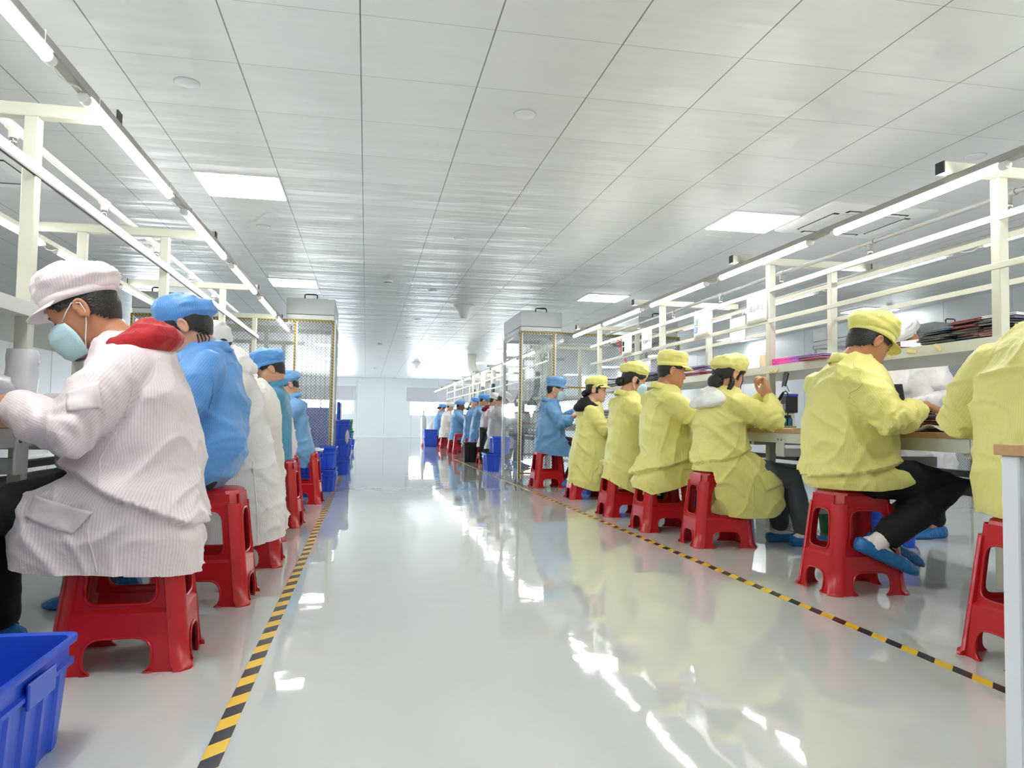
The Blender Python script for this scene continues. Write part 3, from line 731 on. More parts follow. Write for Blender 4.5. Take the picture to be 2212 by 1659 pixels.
def superring(z, ub, uf, w, p=2.6, n=44, s0=0.0):
    a = np.arange(n) * 2 * math.pi / n; c, s = np.cos(a), np.sin(a)
    return np.stack([(ub + uf) / 2 + (uf - ub) / 2 * np.sign(c) * np.abs(c) ** (2 / p), s0 + w * np.sign(s) * np.abs(s) ** (2 / p), np.full(n, z)], 1)

def ear_shape(mb_add, sg):
    t = np.linspace(-.5, 4.1, 14)
    P = [(-.012 + .017 * math.cos(k + .6) - .004, sg * (.078 + .010 + .003 * math.sin(k)), .004 + .028 * math.sin(k + .6)) for k in t]
    m = MB().tube(P, [.006] * 10 + [.0065, .007, .0075, .007], 8)
    m.sphere((-.013, sg * .083, .002), (.016, .006, .026), 10)
    mb_add(m)

def hand(mb, W, d, pn, thumb, curl=.45, spread=.12, sc=1.0):
    d = np.array(d, float); d /= np.linalg.norm(d); pn = np.array(pn, float); pn -= d * (pn @ d); pn /= np.linalg.norm(pn)
    t = np.cross(pn, d) * thumb; W = np.array(W, float)
    rings = []
    for k, (l, w, h) in enumerate(((-.03, .026, .021), (0, .029, .019), (.03, .037, .016), (.06, .041, .014), (.088, .04, .0125), (.094, .034, .008))):
        a = np.arange(16) * 2 * math.pi / 16
        rings.append([W + d * l * sc + t * w * sc * math.cos(x) + pn * h * sc * math.sin(x) for x in a])
    mb.loft(rings)
    for i, (o, L, r) in enumerate(((.030, .074, .0088), (.0105, .082, .0092), (-.009, .076, .0088), (-.0285, .058, .0078))):
        b = W + (d * .075 + t * o) * sc; ang = 0; dirs = []; P = [b]; dd = d + t * spread * (1.5 - i) / 1.5; dd /= np.linalg.norm(dd)
        P.append(b + dd * .018 * sc)
        for f, bend in ((.46, .55), (.3, .95), (.26, .6)):
            ang += curl * bend * (1.0 + .12 * i)
            P.append(P[-1] + (dd * math.cos(ang) + pn * math.sin(ang)) * L * f * sc)
        mb.chain(P, [r * sc, r * sc, r * .98 * sc, r * .9 * sc, r * .78 * sc], 10)
    b = W + (d * .02 + t * .024 + pn * .004) * sc; k = t * .72 + d * .62 + pn * .3; k /= np.linalg.norm(k); k2 = t * .3 + d * .9 + pn * .35; k2 /= np.linalg.norm(k2)
    mb.chain([b, b + k * .036 * sc, b + (k * .036 + k2 * .033) * sc, b + (k * .036 + k2 * .06) * sc], [.0125 * sc, .0115 * sc, .0102 * sc, .0085 * sc], 10)

def link_np(name, v, q, m, parent, mirror, attr=None):
    v = np.array(v, float)
    if mirror: v[:, 0] *= -1; q = q[:, ::-1]
    me = bpy.data.meshes.new(name); me.vertices.add(len(v)); me.vertices.foreach_set('co', v.ravel())
    me.loops.add(q.size); me.loops.foreach_set('vertex_index', q.ravel().astype(np.int32)); me.polygons.add(len(q))
    me.polygons.foreach_set('loop_start', np.arange(0, q.size, 4, dtype=np.int32)); me.polygons.foreach_set('use_smooth', np.ones(len(q), bool))
    if attr is not None: me.attributes.new('sc', 'FLOAT', 'POINT').data.foreach_set('value', np.asarray(attr, np.float32))
    me.materials.append(m); me.update(calc_edges=True); me.validate()
    o = bpy.data.objects.new(name, me); COL.objects.link(o); o.parent = parent
    return o

def seg_info(p, pts, rad):
    """nearest point on a bone chain: distance / radius, angle about the bone, distance along it"""
    best = np.full(len(p), 9.0); ang = np.zeros(len(p)); al = np.zeros(len(p)); L = 0
    for i in range(len(pts) - 1):
        a, b = np.array(pts[i], float), np.array(pts[i + 1], float); d = b - a; n = np.linalg.norm(d); d = d / n
        t = np.clip((p - a) @ d, 0, n); c = a + t[:, None] * d; w = p - c; r = rad[i] + (rad[i + 1] - rad[i]) * t / n
        q = np.linalg.norm(w, axis=1) / r
        e1 = np.cross(d, (0, 1., 0)); e1 /= np.linalg.norm(e1) + 1e-9; e2 = np.cross(d, e1)
        k = q < best; best[k] = q[k]; ang[k] = np.arctan2(w @ e2, w @ e1)[k]; al[k] = (L + t)[k]; L += n
    return best, ang, al

PEOPLE = []
def person(sp):
    lod = sp.get('lod', 1); mir = sp['dir'] < 0
    root = thing('person', sp['label'], 'person', (sp['x'], sp['y'], 0), sp.get('rz', 0), sp.get('group'))
    add = lambda name, mb, m, par=root, sm=True: mb.build(name, m, par, sm, mir)
    R = sp['rings']; zs = [r[0] for r in R]
    rz = lambda z, k: interp(z, zs, [r[k] for r in R])
    s0 = sp.get('s0', 0.0)
    skin = SKIN[sp.get('skin', 0)]
    hu, hs, hz = sp['head']; pitch = math.radians(sp.get('pitch', 20)); yaw = math.radians(sp.get('yaw', 0)); roll = math.radians(sp.get('roll', 0)); hsc = sp.get('hscale', 1.0)
    HT = lambda p: rot_head(np.asarray(p, float) * hsc, pitch, yaw, roll) + np.array((hu, hs, hz))
    arms = sp['arms']; AR = sp.get('arm_r', (.084, .076, .07, .062, .052)); AR = (AR[0] * .9,) + tuple(AR[1:]); arms = [tuple([tuple(np.array(A_[0]) * (1, .86, 1) - (0, 0, .012))] + list(A_[1:])) for A_ in arms]
    # ---- coat
    cm = MB(); zz = np.linspace(zs[0], zs[-1], 30)
    cm.loft([superring(z, rz(z, 1), rz(z, 2), rz(z, 3), sp.get('pw', 2.5), 44, s0) for z in zz])
    chains = []
    for (sh, el, wr) in arms:
        sh, el, wr = (np.array(q, float) for q in (sh, el, wr))
        P = [sh, (sh + el) / 2, el, (el + wr) / 2, wr]; chains.append(P)
        cm.chain(P, AR, 16)
    for t, rr in sp.get('bulges', ()): cm.sphere(t, rr, 18)
    vox = (.0085, .012, .02)[lod]
    v, f, n = fuse(cm, vox, (9, 6, 3)[lod]); q = np.array(f)
    # cloth folds
    A = sp.get('fold', .008) * 1.45
    sd = sp.get('seed', 1); wp = np.stack([vnoise(v * 4.5, sd + 40 + k) for k in range(3)], 1) * .07; p_ = v + wp
    def crease(ac, al, fa, fl, pw, s_):
        """sharp folds: fa per metre across the fold, fl along it"""
        ac = np.array(ac, float) / np.linalg.norm(ac); al = np.array(al, float) / np.linalg.norm(al); th = np.cross(ac, al)
        return (1 - np.abs(vnoise(np.stack([p_ @ ac * fa, p_ @ al * fl, p_ @ th * fl * 1.5], 1) + s_ * 3.7, sd + s_))) ** pw
    near = v[:, 1] < 0
    d = A * (1.5 * (crease((1, 0, 1), (1, 0, -1), 6, 3.2, 3, 1) - .42) + 1.0 * (crease((.55, 0, .85), (-.85, .0, .55), 11, 3.0, 5, 2) - .3) + .8 * (crease((.9, .1, -.4), (.4, 0, .9), 12, 3.5, 6, 3) - .25) + .2 * (crease((.3, .2, 1), (1, .2, -.3), 26, 8, 5, 4) - .3))
    for (ua, za), (ub_, zb), amt in sp.get('blouse', ()):
        sl = (zb - za) / (ub_ - ua); ln = za + sl * (v[:, 0] - ua); h_ = v[:, 2] - ln + .025 * vnoise(v * 7, sd + 50)
        d = d + amt * np.where(h_ > 0, np.exp(-h_ / .11), 0) - amt * .5 * np.exp(-(h_ / .03) ** 2) * (h_ < 0)
    near_sleeve = np.zeros(len(v), bool); sc = np.arctan2(v[:, 1] - s0, v[:, 0] - (rz(v[:, 2], 1) + rz(v[:, 2], 2)) / 2) * .19
    for P in chains:
        qd, an, al = seg_info(v, P, AR); k = qd < 1.22
        el = np.linalg.norm(np.array(P[2]) - P[0])
        ring = .0034 * np.sin(al * 95 + 3 * np.sin(an * 2 + sd) + 2 * vnoise(v * 9, sd + 3)) * np.exp(-((al - el) / .10) ** 2) + .003 * np.sin(al * 120 + 2 * np.sin(an * 3)) * np.exp(-((al - 2 * el) / .09) ** 2)
        d = np.where(k, d * .7 + ring * (A / .008), d); sc = np.where(k, an * .062 + 3, sc)
    v = v + n * d[:, None]
    # pull the waist in over the belt line so the top blouses over the skirt
    hem = sp['hem']; hx = [h[0] for h in hem]; hzv = [h[1] for h in hem]
    cz = lambda p: interp(p[:, 0], hx, hzv)
    cen = v[q].mean(1); keep = cen[:, 2] > cz(cen) - .002
    q = q[keep]; used = np.unique(q); re = -np.ones(len(v), int); re[used] = np.arange(len(used)); v = v[used]; sc = sc[used]; q = re[q]
    hv = cz(v); lowv = v[:, 2] < hv; v[lowv, 2] = hv[lowv]
    mcoat = CLOTHS[sp['coat']]
    coat = link_np('coat', v, q, mcoat, root, mir, sc)
    bvh = BVHTree.FromPolygons(v.tolist(), q.tolist())
    def on_coat(pts, side=-1, off=.002):
        out = []
        for u, z in pts:
            h = bvh.ray_cast(Vector((u, side * 1.0, z)), Vector((0, -side, 0)))
            if h[0] is None: return None
            out.append(np.array(h[0]) + np.array(h[1]) * off)
        return out
    for sm_ in sp.get('seams', ()):
        P = on_coat([(a, b) for a, b in zip(np.interp(np.linspace(0, 1, 26), np.linspace(0, 1, len(sm_)), [p[0] for p in sm_]), np.interp(np.linspace(0, 1, 26), np.linspace(0, 1, len(sm_)), [p[1] for p in sm_]))], off=.0005)
        if P: add('seam', MB().tube(P, .0028, 6), mcoat, coat)
    for pk in sp.get('pockets', ()):
        g = []; ok = True; a, b, c, e = (np.array(x, float) for x in pk)      # four corners in (u, z)
        for s_ in np.linspace(0, 1, 9):
            row = on_coat([tuple((a * (1 - s_) + e * s_) * (1 - t_) + (b * (1 - s_) + c * s_) * t_) for t_ in np.linspace(0, 1, 9)], off=.004)
            if row is None: ok = False; break
            g.append(row)
        if ok: add('pocket', MB().sheet(g, .003), mcoat, coat)
    # ---- body: one continuous skin from head to feet
    bm = MB()
    hm = MB(); hm.loft([head_ring(z) for z in np.concatenate([np.linspace(-.112, .1, 40), [.107, .113, .118, .122, .125]])])
    hm.loft([[(.088, -.005, .014), (.096, 0, .016), (.088, .005, .014)], [(.09, -.009, 0), (.106, 0, .002), (.09, .009, 0)], [(.09, -.014, -.02), (.119, 0, -.02), (.09, .014, -.02)], [(.088, -.017, -.03), (.117, -.006, -.031), (.117, .006, -.031), (.088, .017, -.03)][:2] + [(.088, .017, -.03)], [(.088, -.013, -.038), (.1, 0, -.038), (.088, .013, -.038)]])
    for sg in (-1, 1):
        ear_shape(lambda m: hm.add(*m.arrays()), sg)
    hv_, hf_ = hm.arrays(); bm.add(HT(hv_), hf_)
    nb = np.array(sp.get('neck', ((R[-1][1] + R[-1][2]) / 2, s0, R[-1][0] - .03)), float)
    nt = HT([(-.022, 0, -.045)])[0]
    bm.chain([nb, (nb + nt) / 2 + (nt - nb) * .0, nt], [.064, .056, .055], 18)
    hipz = sp.get('hipz', .56)
    zt = [z for z in np.linspace(hipz - .06, R[-1][0] - .04, 12)]
    bm.loft([superring(z, rz(z, 1) + (rz(z, 2) - rz(z, 1)) * .22, rz(z, 1) + (rz(z, 2) - rz(z, 1)) * (.72 if z > hipz + .05 else .6), max(rz(z, 3) * .72 - .012, .03), 2.3, 24, s0) for z in zt])
    for i, (sh, el, wr) in enumerate(arms):
        bm.chain([sh, el, wr], [.048, .038, .029], 12)
        hd = sp.get('hands', {}).get(i)
        wr = np.array(wr, float); dd = wr - np.array(el, float); dd /= np.linalg.norm(dd)
        if hd is None: hd = dict(d=dd * (1, 1, .3) + np.array((.1, 0, -.12)), pn=(.1, 0, -1), curl=.5)
        W = wr + dd * hd.get('ext', .02)
        if hd.get('ext', .02) > .03: bm.chain([wr - dd * .05, W], [.034, .027], 12)
        hand(bm, W, hd['d'], hd['pn'], hd.get('thumb', 1 if i == 0 else -1), hd.get('curl', .5), sc=hd.get('sc', 1.0))
    legs = sp.get('legs') or [((.03, s * .09, hipz - .02), (.42, s * .1, .50), (.36, s * .11, .10)) for s in (-1, 1)]
    for hp, kn, an in legs:
        bm.chain([hp, kn, an], [.075, .05, .036], 12)
        bm.chain([np.array(an) + (0, 0, -.02), np.array(an) + np.array(sp.get('toe', (.12, 0, -.06))) * .45], [.034, .024], 10)
    v, f, n = fuse(bm, (.0042, .0056, .009)[lod], 2)
    for sg in (-1, 1):
        e = HT([(.089, sg * .033, .013)])[0]; k = np.exp(-((np.linalg.norm(v - e, axis=1)) / (.013 * hsc)) ** 2); v = v - n * (k * .006)[:, None]
    m_ = HT([(.1, 0, -.058)])[0]; 
    body = link_np('body', v, np.array(f), skin, root, mir)
    # ---- face marks
    if sp.get('face', True):
        fb = BVHTree.FromPolygons(v.tolist(), np.array(f).tolist())
        def on_face(yz, off=.0006):
            out = []
            for y_, z_ in yz:
                p, q = HT([(.2, y_, z_), (.0, y_ * .55, z_)]); d_ = Vector(q - p).normalized(); h = fb.ray_cast(Vector(p), d_)
                out.append((np.array(h[0]) if h[0] is not None else HT([(.085, y_, z_)])[0]) - np.array(d_) * off)
            return out
        for sg in (-1, 1):
            t = np.linspace(-1, 1, 9)
            add('eye', MB().tube(on_face([(sg * (.033 + .0145 * k), .0105 - .0035 * k * k) for k in t]), [.0006, .0016, .0022, .0026, .0027, .0026, .0022, .0016, .0006], 6), EYE)
            add('eyebrow', MB().tube(on_face([(sg * (.033 + .018 * k), .0335 - .004 * k * k) for k in t]), [.0008, .002, .0027, .003, .003, .0027, .0022, .0016, .0006], 6), HAIR)
        if not sp.get('mask'):
            t = np.linspace(-1, 1, 9)
            for z_, r_ in ((-.0535, .003), (-.0615, .0036)):
                add('lip', MB().tube(on_face([(.019 * k, z_ - .003 * abs(k) * (1 if z_ > -.06 else -.6)) for k in t], -.0008), [.0006, r_ * .6, r_ * .9, r_, r_ * .95, r_, r_ * .9, r_ * .6, .0006], 6), LIP)
    # ---- hair: a shell over the skull that thins to the hairline
    hs_ = sp.get('hair', 'short')
    if hs_:
        nn = 56; zz = np.linspace(-.105, .122, 34); thick = .007 if hs_ == 'short' else .013
        G = np.array([head_ring(z, .0012, nn) for z in zz]); G2 = np.array([head_ring(z, thick, nn) for z in zz])
        lowz = -.062 if hs_ == 'short' else -.088
        X = G[..., 0]; Z = G[..., 2]
        lim = np.where(Z > .058, .088, np.where(Z > .02, .048 + (Z - .02) * .9, np.where(Z > -.028, .012 if hs_ == 'short' else .03, -.032 - (-.028 - Z) * 1.2)))
        s_in = np.clip((lim - X) / .022, 0, 1) * np.clip((Z - lowz) / .02, 0, 1)
        ear = np.exp(-(((X + .012) / .022) ** 2 + ((Z - .003) / .034) ** 2)) ; s_in = s_in * (1 - np.clip(ear * 1.5, 0, 1))
        V = G + (G2 - G) * (s_in ** .6)[..., None]; V = V.reshape(-1, 3); V = V * (1 + .012 * vnoise(V * 160, 3)[:, None] * (s_in.reshape(-1) > .5)[:, None])
        qs = [(i * nn + j, i * nn + (j + 1) % nn, (i + 1) * nn + (j + 1) % nn, (i + 1) * nn + j) for i in range(len(zz) - 1) for j in range(nn) if min(s_in[i, j], s_in[i, (j + 1) % nn], s_in[i + 1, j], s_in[i + 1, (j + 1) % nn]) > .05]
        hmb = MB().add(HT(V), qs)
        if hs_ == 'bun': hmb.sphere(HT([(-.112, 0, -.035)])[0], (.04, .045, .04), 14)
        if hs_ == 'tied':
            for sg in (-1, 1):
                hmb.tube(HT([(-.03, sg * .078, -.02), (-.02, sg * .085, -.06), (-.03, sg * .083, -.1), (-.05, sg * .075, -.135)]), [.014, .017, .015, .004], 8)
                hmb.tube(HT([(.045, sg * .078, .03), (.056, sg * .083, -.01), (.05, sg * .085, -.05), (.06, sg * .086, -.085)]), [.003, .0035, .003, .001], 5)
            hmb.sphere(HT([(-.085, 0, -.07)])[0], (.05, .06, .05), 14)
        if hs_ == 'wisps':
            for k in range(4): hmb.tube(HT([(-.05 - .01 * k, -.07 + .008 * k, -.05), (-.045 - .014 * k, -.074 + .006 * k, -.08), (-.03 - .012 * k, -.08, -.1 - .006 * k)]), [.004, .003, .001], 5)
        add('hair', hmb, HAIR)
    # ---- cap
    cp = sp.get('cap')
    if cp:
        mcap = CLOTHS[cp[0]]; kind = cp[1]; nn = 48; a = np.arange(nn) * 2 * math.pi / nn
        tilt, base = cp[2] if len(cp) > 2 else ((.16, .048) if kind == 'visor' else (.22, .036))
        prof = {'visor': [(0, 1.0, 0), (.014, 1.012, 0), (.026, 1.02, 0), (.034, 1.05, 0), (.055, 1.085, -.003), (.08, 1.06, -.006), (.098, .96, -.008), (.108, .8, -.01), (.116, .5, -.012), (.119, .2, -.012), (.119, .01, -.012)],
                'puffy': [(0, 1.0, 0), (.014, 1.02, 0), (.024, 1.03, 0), (.032, 1.09, -.006), (.056, 1.16, -.014), (.084, 1.13, -.018), (.104, 1.0, -.018), (.117, .78, -.015), (.125, .45, -.012), (.128, .2, -.012), (.128, .01, -.012)],
                'bouffant': [(-.012, 1.0, 0), (0, 1.02, 0), (.010, 1.1, -.006), (.036, 1.18, -.014), (.07, 1.18, -.018), (.096, 1.06, -.018), (.114, .8, -.014), (.123, .45, -.012), (.126, .2, -.012), (.126, .01, -.012)],
                'sock': [(-.05, .86, -.006), (-.02, 1.0, -.006), (.0, 1.06, -.004), (.02, 1.1, -.004), (.045, 1.08, -.002), (.07, .98, 0), (.09, .8, 0), (.1, .5, 0), (.104, .2, 0), (.104, .01, 0)]}[kind]
        ex, ey = .106, .087; rows = []
        for dz, s_, xo in prof:
            x = -.004 + xo + ex * s_ * np.cos(a); y = ey * s_ * np.sin(a)
            z = base + dz + tilt * np.clip(x, -.13, .13) * (1 if kind != 'sock' else 1.6)
            if kind in ('puffy', 'bouffant'): z = z - .018 * np.clip(-np.cos(a), 0, 1) * (dz > .02)
            rows.append(np.stack([x, y, z], 1))
        G = np.array(rows)
        # subdivide rows for folds
        fi = np.linspace(0, len(rows) - 1, 34); G = np.array([[np.interp(fi, range(len(rows)), G[:, j, c]) for c in range(3)] for j in range(nn)]).transpose(2, 0, 1)
        V = G.reshape(-1, 3); up = np.clip(fi - 2, 0, 2)[:, None].repeat(nn, 1).reshape(-1) / 2
        nrm = V - V.mean(0); nrm /= np.linalg.norm(nrm, axis=1)[:, None]
        fold = 1 - np.abs(vnoise(V * np.array((16, 20, 30)) + sd * 3, sd + 11)); fold2 = 1 - np.abs(vnoise(V * np.array((48, 48, 40)), sd + 17))
        amp = .016 if kind != 'visor' else .011
        V = V + nrm * ((fold ** 2 - .5) * amp * up + (fold2 ** 2 - .5) * amp * .45 * up)[:, None]
        if kind in ('bouffant', 'puffy'):
            ang = np.tile(a, len(fi)); low = np.exp(-((np.repeat(fi, nn) - 2.2) / 1.2) ** 2) * (np.cos(ang) < -.3)
            V = V + nrm * (low * .004 * np.sin(ang * 40))[:, None]
        qs = [(i * nn + j, i * nn + (j + 1) % nn, (i + 1) * nn + (j + 1) % nn, (i + 1) * nn + j) for i in range(len(fi) - 1) for j in range(nn)]
        vv = HT(V)
        if mir: vv = vv * np.array((-1, 1, 1.)); qs = [t[::-1] for t in qs]
        crown = link('cap', vv, qs, mcap, root, True, False, np.tile(a, len(fi)) * .1)
        bmb = MB().loft([np.stack([-.004 + (ex + e) * np.cos(a), (ey + e) * np.sin(a), base + dz + tilt * (ex * np.cos(a))], 1) for e, dz in ((.0005, -.006), (.0035, -.006), (.0045, .01), (.0035, .022), (.0005, .022))], True, False)
        vb, fb = bmb.arrays(); bmb2 = MB().add(HT(vb), fb)
        if kind in ('visor', 'puffy') and len(cp) < 4 or (len(cp) > 3 and cp[3]):
            add('cap_band', bmb2, mcap, crown)
            g = []
            for t in np.linspace(0, 1, 8):
                row = []
                for k in np.linspace(-1.15, 1.15, 19):
                    out = .052 * t * max(math.cos(k * 1.22), 0) ** .6
                    row.append((-.004 + (ex + .003) * math.cos(k) + out * math.cos(k * .6), (ey + .003) * math.sin(k) + out * math.sin(k * .6), base + .002 + tilt * ex * math.cos(k) - .30 * out - .012 * t * (1 - math.cos(k))))
                g.append(row)
            mbv = MB().sheet(g, .003); vv_, ff_ = mbv.arrays(); add('visor', MB().add(HT(vv_), ff_), mcap, crown)
    # ---- face mask
    if sp.get('mask'):
        zc = [.002, -.008, -.02, -.035, -.05, -.07, -.09, -.106, -.112]; xc = [.108, .118, .126, .128, .127, .122, .114, .102, .094]; xs = [.052, .048, .042, .036, .032, .03, .03, .032, .034]; wy = [.058, .066, .072, .073, .071, .067, .061, .053, .048]
        g = []
        for i, z in enumerate(np.linspace(.004, -.112, 22)):
            zi = lambda arr: np.interp(-z, [-q_ for q_ in zc], arr)
            pl = .0026 * abs(math.sin(i * .62)) - .001
            g.append([(zi(xs) + (zi(xc) + pl - zi(xs)) * (1 - abs(k) ** 2.2), zi(wy) * (np.sign(k) * abs(k) ** .85), z - .004 * abs(k)) for k in np.linspace(-1, 1, 25)])
        mb = MB().sheet(g, .002); vv_, ff_ = mb.arrays(); mk = add('face_mask', MB().add(HT(vv_), ff_), MASKM)
        for sg in (-1, 1):
            add('ear_loop', MB().tube(HT([(.055, sg * .061, -.002), (.03, sg * .081, .012), (.0, sg * .09, .03), (-.022, sg * .092, .02), (-.024, sg * .09, -.012), (-.008, sg * .082, -.04), (.02, sg * .068, -.08), (.034, sg * .056, -.104)]), .0016, 6), MASKW, mk)
    # ---- collar of the coat
    if sp.get('collar', True):
        cu, cz_, ct = sp.get('collar_at', (nb[0], nb[2] + .004, .22))
        rows = []; a = np.linspace(.45, 2 * math.pi - .45, 40)
        for rr, dz in ((.074, -.022), (.069, .0), (.066, .022), (.069, .025), (.077, .004), (.086, -.022)):
            rows.append([(cu + rr * 1.05 * math.cos(x) - .006, s0 + rr * math.sin(x), cz_ + dz - ct * rr * math.cos(x) * 1.0 + .006 * max(-math.cos(x), 0)) for x in a])
        add('collar', MB().sheet(rows, .004), mcoat)
    # ---- hood of a sweatshirt lying on the back
    hd = sp.get('hood')
    if hd:
        col, (cu, cz_), size = hd[0], hd[1], hd[2]
        rows = []
        for x in np.linspace(-2.45, 2.45, 44):
            back = (0.5 + .5 * math.cos(x)) ** 1.4                  # 1 at the nape, 0 in front
            R0 = .080 * (1 - back) + .022 * back; ctr = np.array((cu - R0 * math.cos(x) * 1.05, s0 + (.085 * (1 - back) + .06 * back) * math.sin(x), cz_ + .02 * back - .055 * (1 - back)))
            out = np.array((-math.cos(x), math.sin(x) * .9, 0)); rad_o = (.024 + .066 * back) * size; rad_h = (.02 + .034 * back * (hd[4] if len(hd) > 4 else 1.0)) * size
            dn = np.array((0, 0, 1.)); tl = (hd[3] if len(hd) > 3 else -.35) * back; flat = hd[4] if len(hd) > 4 else 1.0; ax = out * math.cos(tl) + dn * math.sin(tl); ay = dn * math.cos(tl) - out * math.sin(tl)
            ring = []
            for k in np.arange(18) * 2 * math.pi / 18:
                groove = 1 - .22 * back * math.exp(-((k - 1.2) / .35) ** 2)
                ring.append(ctr + ax * (rad_o * math.cos(k) * groove + rad_o * .55) + ay * rad_h * math.sin(k) * groove)
            rows.append(ring)
        m3 = MB().loft(rows); v, f, n = fuse(m3, (.0075, .01, .015)[lod], 3)
        nz = 1 - np.abs(vnoise(v * 16 + 3, sd + 21)); nz2 = 1 - np.abs(vnoise(v * np.array((22, 9, 30)) + 1, sd + 22)); v = v + n * ((nz ** 2 - .5) * .008 * size + (nz2 ** 4 - .35) * .005 * size)[:, None]
        link_np('hood', v, np.array(f), PLAIN[col], root, mir)
    # ---- trousers, shoes
    tm = MB(); TR = sp.get('trouser_r', (.098, .088, .074, .064, .06))
    for hp, kn, an in legs:
        hp, kn, an = (np.array(q_, float) for q_ in (hp, kn, an))
        ae = kn + (an - kn) * sp.get('cuff', .93); tm.chain([hp, (hp + kn) / 2, kn, (kn + ae) / 2, ae], TR, 14)
    v, f, n = fuse(tm, (.011, .013, .02)[lod], 4); nz = 1 - np.abs(vnoise(v * np.array((14, 10, 18)), sd + 31)); v = v + n * ((nz ** 3 - .4) * .006)[:, None]
    link_np('trousers', v, np.array(f), PLAIN[sp.get('trousers', 'black')], root, mir)
    for hp, kn, an in legs:
        an = np.array(an, float); kn_ = np.array(kn, float); tw = np.array(sp.get('toe', (.12, 0, -.06)), float); fd = tw / np.linalg.norm(tw); up = np.array((0, 0, 1.)); up = up - fd * (up @ fd); up /= np.linalg.norm(up); sd_ = np.cross(up, fd)
        heel = an - fd * .055 + up * -.055 if sp.get('toe') is not None else np.array((an[0] - .06, an[1], .0))
        if sp.get('toe') is None: fd = np.array((1., 0, 0)); up = np.array((0, 0, 1.)); sd_ = np.array((0, 1., 0))
        def foot(k, lo, hi, full):
            rings = []
            for l, w, h0, h1 in ((-.012, .018, .02, .05), (0, .03, .0, .075), (.04, .037, 0, .098), (.085, .038, 0, .088), (.13, .042, 0, .07), (.19, .048, .0, .055), (.235, .044, .002, .042), (.262, .028, .008, .03), (.272, .008, .015, .02)):
                w *= k; h1 = min(h1 * k, hi); h0 = max(h0, lo)
                if h1 <= h0: h1 = h0 + .002
                rings.append([heel - fd * (k - .96) * .085 - up * (k - .96) * .02 + fd * l * k + sd_ * w * math.cos(t) * (1 if math.sin(t) < 0 else .9) + up * ((h0 + h1) / 2 + (h1 - h0) / 2 * np.sign(math.sin(t)) * abs(math.sin(t)) ** .6) for t in np.arange(18) * 2 * math.pi / 18])
            return MB().loft(rings)
        if sp.get('sneaker'):
            shoe = add('shoe', foot(.96, .0, .12, True), SHOE)
            ax_ = (kn_ - an) / np.linalg.norm(kn_ - an); add('sock', MB().chain([an - ax_ * .015, an + ax_ * .10], [.042, .046], 14), SOCK)
            P = [heel + fd * l + up * h for l, h in ((.07, .098), (.10, .09), (.13, .078), (.15, .072))]
            for s_ in (-1, 1):
                for p_ in P[:3]: add('lace', MB().tube([p_ + sd_ * s_ * .024 - up * .006, p_ + up * .005, p_ + fd * .014 - sd_ * s_ * .022 - up * .006], .003, 6), SHOE, shoe)
                b = P[1] + up * .01
                add('lace', MB().tube([b, b + sd_ * s_ * .02 + up * .02 + fd * .01, b + sd_ * s_ * .042 + up * .012 + fd * .03, b + sd_ * s_ * .03 - up * .004 + fd * .036, b], .003, 6), SHOE, shoe)
                add('lace', MB().tube([b, b + sd_ * s_ * .012 + fd * .03 + up * .004, b + sd_ * s_ * .02 + fd * .06 - up * .012], .003, 6), SHOE, shoe)
            c = foot(1.2, -.004, .066, False)
        else: c = foot(1.08, -.002, .2, True)
        v, f = c.arrays(); v = v + (vnoise(v * 38, 5) * (.0025 if sp.get('sneaker') else .004))[:, None] * np.array((1, 1, .5)); v[:, 2] = np.maximum(v[:, 2], .001)
        add('shoe_cover', MB().add(v, f), COVER)
    for fn in sp.get('extra', ()): fn(root, add, on_coat, mcoat, coat)
    PEOPLE.append(root)
    return root

# ---- rings: (height, back u, front u, half width); u points the way the person faces, the near side is towards -y
A2 = lambda n, f: [n, f]
def apron(root, add, on_coat, mcoat, coat):
    rows = []
    for t in np.linspace(0, 1, 14):
        z = .66 - .62 * t; w = .05 + .16 * math.sin(math.pi * min(t * 1.1, 1)) + .03 * t
        rows.append([(-.02 - .05 * t + .17 * k * (1 - .3 * t), -.245 - .03 * math.sin(3 * t) - .012 * math.sin(9 * k + 6 * t), z + .05 * k * k * t) for k in np.linspace(-1, 1, 12)])
    add('apron', MB().sheet(rows, .003), mat('black_apron_plastic', '2e3032', .3, bump=.5, bscale=14))
def cap_label(root, add, on_coat, mcoat, coat): pass

